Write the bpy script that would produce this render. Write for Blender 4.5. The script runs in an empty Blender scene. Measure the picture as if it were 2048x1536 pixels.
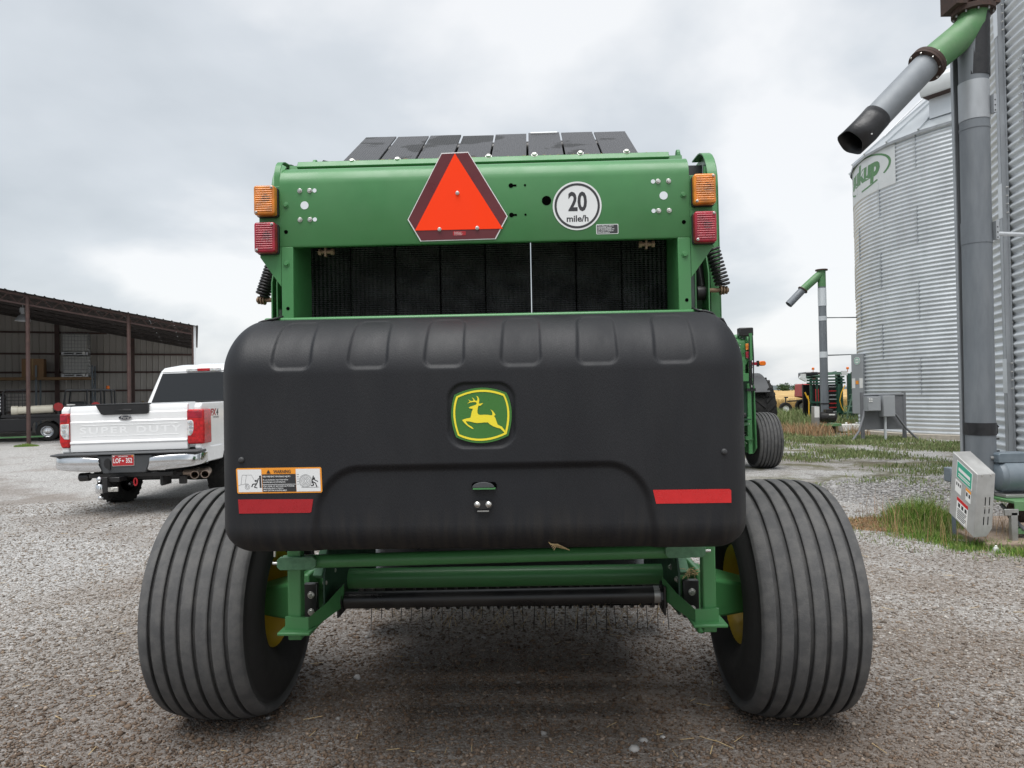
import bpy, bmesh, math, random
import numpy as np
from math import sin, cos, pi, radians, sqrt, atan2, atan, hypot
from mathutils import Vector, Matrix, Quaternion
random.seed(7); RNG = np.random.default_rng(11)
S = bpy.context.scene
COL = S.collection

# ------------------------------------------------------------------ camera
cam = bpy.data.cameras.new('camera'); camo = bpy.data.objects.new('camera', cam); COL.objects.link(camo)
cam.sensor_width = 36; cam.lens = 36 * 1420 / 2048; cam.clip_start = 0.05; cam.clip_end = 6000
pitch = atan((788.4 - 768) / 1420); roll = radians(1.0)
fw = Vector((0, cos(pitch), sin(pitch))); r0 = Vector((1, 0, 0)); u0 = r0.cross(fw)
rr = r0 * cos(roll) - u0 * sin(roll); uu = u0 * cos(roll) + r0 * sin(roll)
camo.matrix_world = Matrix(((rr.x, uu.x, -fw.x, 0), (rr.y, uu.y, -fw.y, 0), (rr.z, uu.z, -fw.z, 1.5), (0, 0, 0, 1)))
S.camera = camo

# ------------------------------------------------------------------ sky, sun, exposure
SUN_EL, SUN_AZ = radians(70), radians(200)          # azimuth from +Y clockwise: behind the camera, a little left
W = bpy.data.worlds.new('World'); S.world = W; W.use_nodes = True
nt = W.node_tree; nt.nodes.clear()
def N(t, typ, **kw):
    n = t.nodes.new(typ)
    for k, v in kw.items(): setattr(n, k, v)
    return n
def L(t, a, b): t.links.new(a, b)
wo = N(nt, 'ShaderNodeOutputWorld'); bg = N(nt, 'ShaderNodeBackground'); bg.inputs[1].default_value = 0.1
sky = N(nt, 'ShaderNodeTexSky', sky_type='NISHITA', sun_disc=False); sky.sun_elevation = SUN_EL; sky.sun_rotation = SUN_AZ
sky.air_density = 1.2; sky.dust_density = 2.0
tc = N(nt, 'ShaderNodeTexCoord'); sx = N(nt, 'ShaderNodeSeparateXYZ'); L(nt, tc.outputs['Generated'], sx.inputs[0])
def wmath(op, a, b=None, c=None):
    m = N(nt, 'ShaderNodeMath', operation=op)
    for i, v in enumerate((a, b, c)):
        if v is None: continue
        if isinstance(v, (int, float)): m.inputs[i].default_value = v
        else: L(nt, v, m.inputs[i])
    return m.outputs[0]
zz = wmath('ADD', wmath('ABSOLUTE', sx.outputs[2]), 0.38)
cv = N(nt, 'ShaderNodeCombineXYZ'); L(nt, wmath('DIVIDE', sx.outputs[0], zz), cv.inputs[0]); L(nt, wmath('DIVIDE', sx.outputs[1], zz), cv.inputs[1]); cv.inputs[2].default_value = 0.37
n1 = N(nt, 'ShaderNodeTexNoise'); n1.inputs['Scale'].default_value = 1.5; n1.inputs['Detail'].default_value = 6; n1.inputs['Roughness'].default_value = .48; n1.inputs['Distortion'].default_value = .2
L(nt, cv.outputs[0], n1.inputs['Vector'])
n2 = N(nt, 'ShaderNodeTexNoise'); n2.inputs['Scale'].default_value = .62; n2.inputs['Detail'].default_value = 3
L(nt, cv.outputs[0], n2.inputs['Vector'])
mixn = wmath('ADD', wmath('MULTIPLY', n1.outputs[0], .52), wmath('MULTIPLY', n2.outputs[0], .48))
cr = N(nt, 'ShaderNodeValToRGB'); L(nt, mixn, cr.inputs[0])
e = cr.color_ramp.elements
e[0].position = .39; e[0].color = (.44, .485, .52, 1)
e[1].position = .61; e[1].color = (1.0, 1.01, 1.02, 1)
a = cr.color_ramp.elements.new(.47); a.color = (.60, .645, .685, 1)
a = cr.color_ramp.elements.new(.55); a.color = (.74, .78, .82, 1)
cm = N(nt, 'ShaderNodeVectorMath', operation='SCALE'); L(nt, cr.outputs[0], cm.inputs[0]); cm.inputs['Scale'].default_value = 3.75
mx = N(nt, 'ShaderNodeMix', data_type='RGBA'); mx.inputs[0].default_value = .93
L(nt, sky.outputs[0], mx.inputs[6]); L(nt, cm.outputs[0], mx.inputs[7])
L(nt, mx.outputs[2], bg.inputs[0]); L(nt, bg.outputs[0], wo.inputs[0])

sl = bpy.data.lights.new('sun', 'SUN'); sl.energy = 1.5; sl.angle = radians(50); sl.color = (1, .985, .965)
so = bpy.data.objects.new('sun', sl); COL.objects.link(so)
sd = Vector((sin(SUN_AZ) * cos(SUN_EL), cos(SUN_AZ) * cos(SUN_EL), sin(SUN_EL)))
so.rotation_euler = sd.to_track_quat('Z', 'Y').to_euler()
vs = S.view_settings; vs.view_transform = 'Standard'; vs.look = 'None'; vs.exposure = 1.34; vs.gamma = 1; vs.use_curve_mapping = False
S.cycles.max_bounces = 6; S.cycles.diffuse_bounces = 3; S.cycles.glossy_bounces = 3; S.cycles.transmission_bounces = 4

# ------------------------------------------------------------------ text meshes (made first, while the scene is small)
TXT = {}
def make_text(key, body, size=1.0, off=0.0, shear=0.0, space=1.0, align='CENTER', res=3):
    c = bpy.data.curves.new('t', 'FONT'); c.body = body; c.size = size; c.offset = off; c.shear = shear
    c.space_character = space; c.align_x = align; c.align_y = 'CENTER'; c.resolution_u = res; c.fill_mode = 'BOTH'
    o = bpy.data.objects.new('t', c); COL.objects.link(o)
    dg = bpy.context.evaluated_depsgraph_get(); me = bpy.data.meshes.new_from_object(o.evaluated_get(dg))
    TXT[key] = ([tuple(v.co) for v in me.vertices], [tuple(p.vertices) for p in me.polygons])
    bpy.data.objects.remove(o); bpy.data.meshes.remove(me); bpy.data.curves.remove(c)
make_text('20', '20', 1, .03); make_text('mileh', 'mile/h', 1, .026)
make_text('warn', 'WARNING', 1, .02)
for k, b in (('w1', 'HELP PREVENT CRUSHING INJURY:'), ('w2', 'Be sure bystanders stand clear before'), ('w3', 'operating gate and unloading bale.'),
             ('w4', 'STAY CLEAR OF GATE AND/OR PUSH BAR'), ('w5', 'while being raised or lowered.'), ('w6', 'WATCH FOR ROLLING BALE.'),
             ('d1', 'When lifting gate without'), ('d2', 'using hydraulic system:'), ('d3', 'USE CROSS BEAM BELOW.'), ('d4', 'See operators manual for'), ('d5', 'further information.')):
    make_text(k, b, 1, .02, align='LEFT', res=1)
make_text('superduty', 'SUPER DUTY', 1, .03, space=1.25); make_text('ford', 'Ford', 1, .02, shear=.25)
make_text('fx', 'FX', 1, .05, shear=.15); make_text('4', '4', 1, .05, shear=.15); make_text('offroad', 'OFF ROAD', 1, .02)
make_text('plateA', 'LOF', 1, .02); make_text('plateB', '352', 1, .02); make_text('okla', 'OKLAHOMA', 1, .03)
make_text('sukup', 'sukup', 1, .055, shear=.12); make_text('danger', 'DANGER', 1, .03)
# ------------------------------------------------------------------ materials
MATS = {}
def node_mat(name):
    m = bpy.data.materials.new(name); m.use_nodes = True; t = m.node_tree; b = t.nodes['Principled BSDF']; MATS[name] = m
    return m, t, b
def rgba(c): return (c[0], c[1], c[2], 1)
def P(name, col, rough=.5, metal=0., var=.12, scale=6., bump=0., bscale=250., coat=0., dirt=None, dirt_amt=.3, dirt_scale=3., spec=.5, stretch=(1, 1, 1), rvar=.12):
    m, t, b = node_mat(name)
    tc = N(t, 'ShaderNodeTexCoord'); mp = N(t, 'ShaderNodeMapping'); mp.inputs['Scale'].default_value = stretch; L(t, tc.outputs['Object'], mp.inputs[0])
    nz = N(t, 'ShaderNodeTexNoise'); nz.inputs['Scale'].default_value = scale; nz.inputs['Detail'].default_value = 6; nz.inputs['Roughness'].default_value = .6
    L(t, mp.outputs[0], nz.inputs['Vector'])
    r = N(t, 'ShaderNodeValToRGB'); L(t, nz.outputs[0], r.inputs[0])
    r.color_ramp.elements[0].position = .3; r.color_ramp.elements[1].position = .7
    r.color_ramp.elements[0].color = rgba([c * (1 - var) for c in col]); r.color_ramp.elements[1].color = rgba([min(1, c * (1 + var)) for c in col])
    out = r.outputs[0]
    if dirt:
        n2 = N(t, 'ShaderNodeTexNoise'); n2.inputs['Scale'].default_value = dirt_scale; n2.inputs['Detail'].default_value = 8; n2.inputs['Roughness'].default_value = .65
        L(t, mp.outputs[0], n2.inputs['Vector'])
        r2 = N(t, 'ShaderNodeMapRange'); L(t, n2.outputs[0], r2.inputs[0]); r2.inputs[1].default_value = .42; r2.inputs[2].default_value = .72; r2.inputs[4].default_value = dirt_amt
        mx = N(t, 'ShaderNodeMix', data_type='RGBA'); L(t, r2.outputs[0], mx.inputs[0]); L(t, out, mx.inputs[6]); mx.inputs[7].default_value = rgba(dirt)
        out = mx.outputs[2]
    L(t, out, b.inputs['Base Color'])
    rr_ = N(t, 'ShaderNodeMapRange'); L(t, nz.outputs[0], rr_.inputs[0]); rr_.inputs[1].default_value = .3; rr_.inputs[2].default_value = .7
    rr_.inputs[3].default_value = max(.03, rough - rvar); rr_.inputs[4].default_value = min(1, rough + rvar)
    L(t, rr_.outputs[0], b.inputs['Roughness'])
    if name in ('galv', 'shed_sheet'):
        oi = N(t, 'ShaderNodeObjectInfo'); om = N(t, 'ShaderNodeMapRange'); L(t, oi.outputs['Random'], om.inputs[0]); om.inputs[3].default_value = .92; om.inputs[4].default_value = 1.05
        vm = N(t, 'ShaderNodeVectorMath', operation='SCALE'); L(t, out, vm.inputs[0]); L(t, om.outputs[0], vm.inputs['Scale']); L(t, vm.outputs[0], b.inputs['Base Color'])
    if name == 'pad':       # road dust and splash streaks along the lower edge, scuffs
        sp = N(t, 'ShaderNodeSeparateXYZ'); L(t, tc.outputs['Object'], sp.inputs[0]); g = N(t, 'ShaderNodeMapRange'); L(t, sp.outputs[2], g.inputs[0]); g.inputs[1].default_value = 1.13; g.inputs[2].default_value = .96
        m2 = N(t, 'ShaderNodeMapping'); m2.inputs['Scale'].default_value = (38, 3, 4); L(t, tc.outputs['Object'], m2.inputs[0]); n5 = N(t, 'ShaderNodeTexNoise'); n5.inputs['Scale'].default_value = 1.0; n5.inputs['Detail'].default_value = 5; L(t, m2.outputs[0], n5.inputs['Vector'])
        g2 = N(t, 'ShaderNodeMapRange'); L(t, n5.outputs[0], g2.inputs[0]); g2.inputs[1].default_value = .42; g2.inputs[2].default_value = .72; g2.inputs[4].default_value = .6
        mu = N(t, 'ShaderNodeMath', operation='MULTIPLY'); L(t, g.outputs[0], mu.inputs[0]); L(t, g2.outputs[0], mu.inputs[1])
        mq = N(t, 'ShaderNodeMix', data_type='RGBA'); L(t, mu.outputs[0], mq.inputs[0]); L(t, out, mq.inputs[6]); mq.inputs[7].default_value = (.05, .043, .034, 1); L(t, mq.outputs[2], b.inputs['Base Color'])
    if name == 'rubber':    # dust on the tread; sidewalls have less, and their shade is painted in
        ss_ = N(t, 'ShaderNodeVectorMath', operation='MULTIPLY'); L(t, tc.outputs['Object'], ss_.inputs[0]); ss_.inputs[1].default_value = (0, 1, 1)
        ln = N(t, 'ShaderNodeVectorMath', operation='LENGTH'); L(t, ss_.outputs[0], ln.inputs[0]); g = N(t, 'ShaderNodeMapRange'); L(t, ln.outputs['Value'], g.inputs[0]); g.inputs[1].default_value = .455; g.inputs[2].default_value = .492
        mq = N(t, 'ShaderNodeMix', data_type='RGBA'); L(t, g.outputs[0], mq.inputs[0]); mq.inputs[6].default_value = (.026, .0255, .025, 1); L(t, out, mq.inputs[7]); L(t, mq.outputs[2], b.inputs['Base Color'])
    b.inputs['Metallic'].default_value = metal; b.inputs['Coat Weight'].default_value = coat; b.inputs['Specular IOR Level'].default_value = spec
    if bump:
        n3 = N(t, 'ShaderNodeTexNoise'); n3.inputs['Scale'].default_value = bscale; n3.inputs['Detail'].default_value = 3; L(t, mp.outputs[0], n3.inputs['Vector'])
        bp = N(t, 'ShaderNodeBump'); bp.inputs['Strength'].default_value = bump; bp.inputs['Distance'].default_value = .004
        L(t, n3.outputs[0], bp.inputs['Height']); L(t, bp.outputs[0], b.inputs['Normal'])
    return m
DUST = (.22, .19, .15)
P('green', (.058, .218, .072), .42, coat=.12, var=.06, dirt=(.12, .17, .11), dirt_amt=.16, dirt_scale=2.5)
P('green_worn', (.10, .24, .13), .5, var=.12, scale=30, dirt=(.04, .12, .06), dirt_amt=.7, dirt_scale=45)
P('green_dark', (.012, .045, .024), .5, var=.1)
P('pad', (.0080, .0087, .0114), .58, var=.12, scale=3, bump=.2, bscale=260, dirt=(.030, .030, .030), dirt_amt=.2, dirt_scale=4, spec=.42, stretch=(1.6, 1, .5))
P('pad_seal', (.035, .036, .038), .6)
P('rubber', (.086, .086, .087), .82, var=.16, scale=7, bump=.3, bscale=160, dirt=(.15, .145, .138), dirt_amt=.62, dirt_scale=14, spec=.3)
P('rubber_dark', (.014, .014, .014), .8, var=.2, dirt=(.05, .046, .04), dirt_amt=.3, dirt_scale=10, spec=.3)
P('yellow', (.62, .40, .012), .45, var=.06, dirt=(.2, .14, .04), dirt_amt=.35)
P('yellow_flat', (.86, .72, .035), .4, var=.02); P('badge_green', (.045, .17, .03), .35, var=.03)
P('black_metal', (.012, .012, .013), .35, var=.2, dirt=DUST, dirt_amt=.08); P('black_hole', (.002, .002, .002), .9, spec=.0)
P('zinc', (.62, .61, .58), .32, metal=.9, var=.15, scale=60); P('zinc_rust', (.25, .17, .11), .6, metal=.4, var=.35, scale=60)
P('white_disc', (.72, .76, .80), .4, var=.03)
P('smv_orange', (1.0, .052, .008), .65, var=.02, spec=.15); P('smv_red', (.11, .013, .018), .35, var=.05); P('smv_edge', (.75, .74, .74), .5)
P('sign_white', (.74, .75, .75), .4, var=.02); P('sign_black', (.03, .03, .033), .5, var=.05)
P('label_orange', (.85, .32, .03), .4, var=.03); P('tape_red', (.36, .012, .018), .3, var=.08, scale=20, bump=.2, bscale=600); P('tape_red_bright', (.56, .016, .018), .3, var=.06, scale=20, bump=.2, bscale=600)
def lens(name, col, rough=.18):
    m, t, b = node_mat(name)
    tc = N(t, 'ShaderNodeTexCoord'); w = N(t, 'ShaderNodeTexNoise'); w.inputs['Scale'].default_value = 25; L(t, tc.outputs['Object'], w.inputs['Vector'])
    r = N(t, 'ShaderNodeValToRGB'); r.color_ramp.elements[0].color = rgba([c * .6 for c in col]); r.color_ramp.elements[1].color = rgba(col)
    r.color_ramp.elements[0].position = .35; r.color_ramp.elements[1].position = .6
    L(t, w.outputs[0], r.inputs[0]); L(t, r.outputs[0], b.inputs['Base Color'])
    b.inputs['Roughness'].default_value = rough + .12; b.inputs['Coat Weight'].default_value = .25; b.inputs['Coat Roughness'].default_value = .2
    b.inputs['Subsurface Weight'].default_value = .25; b.inputs['Subsurface Radius'].default_value = (.02, .01, .005)
lens('amber', (.78, .25, .018)); lens('red_lens', (.40, .010, .032)); lens('tail_red', (.55, .008, .012), .1); lens('tail_white', (.72, .72, .72), .1)
def belt_mat(name, sx_, sz_, amt):
    m, t, b = node_mat(name)
    tc = N(t, 'ShaderNodeTexCoord'); sp = N(t, 'ShaderNodeSeparateXYZ'); L(t, tc.outputs['Object'], sp.inputs[0])
    def mth(op, a, c=None):
        q = N(t, 'ShaderNodeMath', operation=op)
        for i, v in enumerate((a, c)):
            if v is None: continue
            if isinstance(v, (int, float)): q.inputs[i].default_value = v
            else: L(t, v, q.inputs[i])
        return q.outputs[0]
    X = mth('MULTIPLY', sp.outputs[0], sx_); Z = mth('MULTIPLY', sp.outputs[2], sz_)
    h = mth('MULTIPLY', mth('SINE', mth('ADD', X, Z)), mth('SINE', mth('SUBTRACT', X, Z)))
    nz = N(t, 'ShaderNodeTexNoise'); nz.inputs['Scale'].default_value = 9; nz.inputs['Detail'].default_value = 6; L(t, tc.outputs['Object'], nz.inputs['Vector'])
    bp = N(t, 'ShaderNodeBump'); bp.inputs['Strength'].default_value = amt; bp.inputs['Distance'].default_value = .02; L(t, h, bp.inputs['Height']); L(t, bp.outputs[0], b.inputs['Normal'])
    r = N(t, 'ShaderNodeValToRGB'); r.color_ramp.elements[0].color = (.05, .05, .053, 1); r.color_ramp.elements[1].color = (.13, .13, .136, 1); r.color_ramp.elements[0].position = .4
    r.color_ramp.elements[1].position = .75
    L(t, nz.outputs[0], r.inputs[0]); L(t, r.outputs[0], b.inputs['Base Color']); b.inputs['Roughness'].default_value = .42
belt_mat('belt', 168, 335, 1.0)
def belt_top():
    m, t, b = node_mat('belt_top')
    tc = N(t, 'ShaderNodeTexCoord'); mp = N(t, 'ShaderNodeMapping'); L(t, tc.outputs['Object'], mp.inputs[0])
    w = N(t, 'ShaderNodeTexWave'); w.bands_direction = 'X'; w.inputs['Scale'].default_value = 23; w.inputs['Distortion'].default_value = .3; L(t, mp.outputs[0], w.inputs['Vector'])
    bp = N(t, 'ShaderNodeBump'); bp.inputs['Strength'].default_value = .9; bp.inputs['Distance'].default_value = .004; L(t, w.outputs[0], bp.inputs['Height']); L(t, bp.outputs[0], b.inputs['Normal'])
    nz = N(t, 'ShaderNodeTexNoise'); nz.inputs['Scale'].default_value = 3.2; nz.inputs['Detail'].default_value = 5; nz.inputs['Distortion'].default_value = .6; L(t, mp.outputs[0], nz.inputs['Vector'])
    r = N(t, 'ShaderNodeValToRGB'); r.color_ramp.interpolation = 'LINEAR'
    r.color_ramp.elements[0].position = .40; r.color_ramp.elements[0].color = (.010, .010, .010, 1); r.color_ramp.elements[1].position = .425; r.color_ramp.elements[1].color = (.065, .066, .071, 1)
    L(t, nz.outputs[0], r.inputs[0]); L(t, r.outputs[0], b.inputs['Base Color'])
    b.inputs['Roughness'].default_value = .5
belt_top()
P('galv', (.66, .69, .715), .42, metal=.3, var=.10, scale=2.2, dirt=(.50, .52, .54), dirt_amt=.35, dirt_scale=1.2, stretch=(1, 1, .35))
P('galv_roof', (.46, .49, .51), .45, metal=.4, var=.08, scale=2, dirt=(.36, .38, .4), dirt_amt=.3, dirt_scale=1.5)
P('galv_dull', (.40, .42, .44), .5, metal=.45, var=.14, scale=4, dirt=(.25, .26, .27), dirt_amt=.4, dirt_scale=5, stretch=(1, 1, .3))
P('galv_spout', (.22, .24, .26), .6, metal=.15, var=.12, scale=5, dirt=(.32, .33, .34), dirt_amt=.3, dirt_scale=6)
P('galv_pipe', (.155, .172, .19), .55, metal=.15, var=.14, scale=6, dirt=(.27, .285, .30), dirt_amt=.45, dirt_scale=7, stretch=(1, 1, .2))
P('galv_white', (.64, .66, .66), .45, var=.05, dirt=(.5, .5, .5), dirt_amt=.2)
P('grey_box', (.34, .355, .37), .5, metal=.2, var=.06, scale=3); P('grey_board', (.15, .155, .165), .6, var=.08)
P('guard_steel', (.47, .47, .46), .42, metal=.4, var=.14, scale=5, dirt=(.30, .29, .27), dirt_amt=.35, dirt_scale=9)
P('grey_steel', (.36, .36, .35), .38, metal=.6, var=.16, scale=5, dirt=(.24, .23, .21), dirt_amt=.4, dirt_scale=9)
P('motor_blue', (.135, .17, .20), .45, var=.1, dirt=(.3, .3, .3), dirt_amt=.25)
P('rust', (.055, .032, .025), .8, var=.4, scale=25); P('auger_green', (.085, .22, .085), .5, var=.14, scale=5, dirt=(.2, .27, .17), dirt_amt=.4, dirt_scale=4)
P('black_rubber', (.014, .014, .016), .45, var=.25, scale=18, bump=.5, bscale=40)
P('concrete', (.42, .38, .32), .85, var=.18, scale=8, bump=.4, bscale=90); P('concrete_red', (.25, .19, .145), .9, var=.25, scale=10, bump=.5, bscale=90)
P('truck_white', (.86, .865, .87), .25, coat=.6, var=.015, spec=.5, rvar=.04); P('chrome', (.72, .73, .75), .12, metal=1.0, var=.06, scale=4, rvar=.06, dirt=(.4, .39, .37), dirt_amt=.35, dirt_scale=8)
P('trim_grey', (.055, .058, .062), .55, var=.08); P('trim_black', (.012, .012, .013), .4, var=.1)
m, t, b = node_mat('glass_dark'); b.inputs['Base Color'].default_value = (.006, .007, .008, 1); b.inputs['Roughness'].default_value = .04; b.inputs['Coat Weight'].default_value = .4
P('oval_blue', (.012, .018, .03), .2, coat=.5, var=.1); P('plate_red', (.42, .02, .025), .4, var=.06); P('exhaust', (.42, .33, .27), .45, metal=.6, var=.2, scale=20)
P('red_paint', (.38, .02, .022), .4, var=.12, dirt=(.2, .06, .05), dirt_amt=.3); P('frame_black', (.008, .008, .010), .4, var=.1); P('shed_steel', (.07, .038, .034), .6, var=.2, scale=8, dirt=(.14, .09, .07), dirt_amt=.4)
P('shed_sheet', (.43, .41, .385), .5, metal=.1, var=.07, scale=.9, dirt=(.25, .22, .19), dirt_amt=.3, dirt_scale=2, stretch=(1, 1, .3)); P('shed_roof', (.05, .042, .04), .6, var=.15)
P('white_roof', (.78, .80, .82), .4, metal=.1, var=.04); P('tote_plastic', (.46, .47, .46), .35, var=.06); P('cage', (.30, .31, .32), .4, metal=.7, var=.1)
P('cardboard', (.28, .17, .09), .8, var=.12); P('wood', (.25, .16, .085), .8, var=.25, stretch=(1, 6, 6)); P('pvc', (.72, .68, .56), .4, var=.04)
P('beacon_orange', (.8, .17, .01), .25, var=.1); P('chute_green', (.010, .062, .040), .45, var=.15, dirt=(.06, .09, .07), dirt_amt=.25); P('chute_light', (.12, .21, .16), .5, var=.12); P('hose_yellow', (.75, .42, .02), .45, var=.06)
P('plastic_white', (.78, .78, .76), .4, var=.03); P('sticker_green', (.05, .36, .24), .4, var=.06)
P('bark', (.09, .07, .05), .9, var=.3); P('hill', (.085, .105, .105), .95, var=.15, scale=.01)
P('straw', (.42, .31, .16), .8, var=.3, scale=40); P('lime_stone', (.62, .60, .55), .9, var=.15, scale=20)

def island_mat(name, cols, rough=.8, trans=0.):
    m, t, b = node_mat(name)
    g = N(t, 'ShaderNodeNewGeometry'); r = N(t, 'ShaderNodeValToRGB'); L(t, g.outputs['Random Per Island'], r.inputs[0])
    el = r.color_ramp.elements; el[0].color = rgba(cols[0]); el[1].color = rgba(cols[-1])
    for i, c in enumerate(cols[1:-1]): q = el.new((i + 1) / (len(cols) - 1)); q.color = rgba(c)
    out = r.outputs[0]
    if name == 'stones':    # stones get the same damp patch, with the machine's shade painted in
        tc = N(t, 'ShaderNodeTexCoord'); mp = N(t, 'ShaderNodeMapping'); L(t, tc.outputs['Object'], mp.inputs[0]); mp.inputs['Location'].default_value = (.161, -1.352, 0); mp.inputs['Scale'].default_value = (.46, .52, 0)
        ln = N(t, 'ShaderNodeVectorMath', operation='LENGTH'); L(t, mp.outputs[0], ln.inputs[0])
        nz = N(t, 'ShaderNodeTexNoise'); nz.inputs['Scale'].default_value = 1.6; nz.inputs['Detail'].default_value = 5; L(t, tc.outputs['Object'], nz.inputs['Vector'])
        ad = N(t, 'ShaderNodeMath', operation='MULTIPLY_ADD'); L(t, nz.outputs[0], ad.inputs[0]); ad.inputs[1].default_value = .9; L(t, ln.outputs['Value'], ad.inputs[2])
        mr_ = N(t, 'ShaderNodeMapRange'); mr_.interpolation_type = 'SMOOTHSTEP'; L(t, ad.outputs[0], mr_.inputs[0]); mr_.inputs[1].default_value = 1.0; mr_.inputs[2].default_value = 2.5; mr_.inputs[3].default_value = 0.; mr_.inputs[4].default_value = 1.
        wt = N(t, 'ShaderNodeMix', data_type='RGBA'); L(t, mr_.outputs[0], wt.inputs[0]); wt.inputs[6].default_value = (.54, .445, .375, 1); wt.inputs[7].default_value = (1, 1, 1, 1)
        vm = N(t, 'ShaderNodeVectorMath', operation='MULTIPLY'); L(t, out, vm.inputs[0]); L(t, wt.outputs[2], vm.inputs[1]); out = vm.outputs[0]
    L(t, out, b.inputs['Base Color']); b.inputs['Roughness'].default_value = rough; b.inputs['Specular IOR Level'].default_value = .3
    return m
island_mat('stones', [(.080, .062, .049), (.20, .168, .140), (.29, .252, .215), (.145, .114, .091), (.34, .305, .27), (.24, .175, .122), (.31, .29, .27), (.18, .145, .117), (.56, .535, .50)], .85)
island_mat('stones_pale', [(.16, .155, .15), (.30, .29, .28), (.22, .21, .20), (.40, .39, .38), (.26, .25, .25)], .85)
island_mat('grass', [(.07, .16, .022), (.12, .24, .035), (.19, .29, .05), (.09, .19, .03), (.30, .32, .10), (.15, .26, .045)], .6)
island_mat('grass_dull', [(.11, .17, .055), (.16, .22, .075), (.22, .24, .11), (.13, .20, .06), (.30, .28, .16), (.16, .22, .08)], .7)
island_mat('grass_dry', [(.36, .20, .10), (.42, .26, .14), (.32, .22, .13), (.28, .24, .14)], .8)
island_mat('wheat', [(.42, .27, .09), (.52, .36, .14), (.36, .24, .09), (.48, .34, .16)], .8)
island_mat('leaves', [(.02, .05, .018), (.04, .075, .025), (.03, .06, .02), (.055, .09, .035)], .7)

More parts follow.
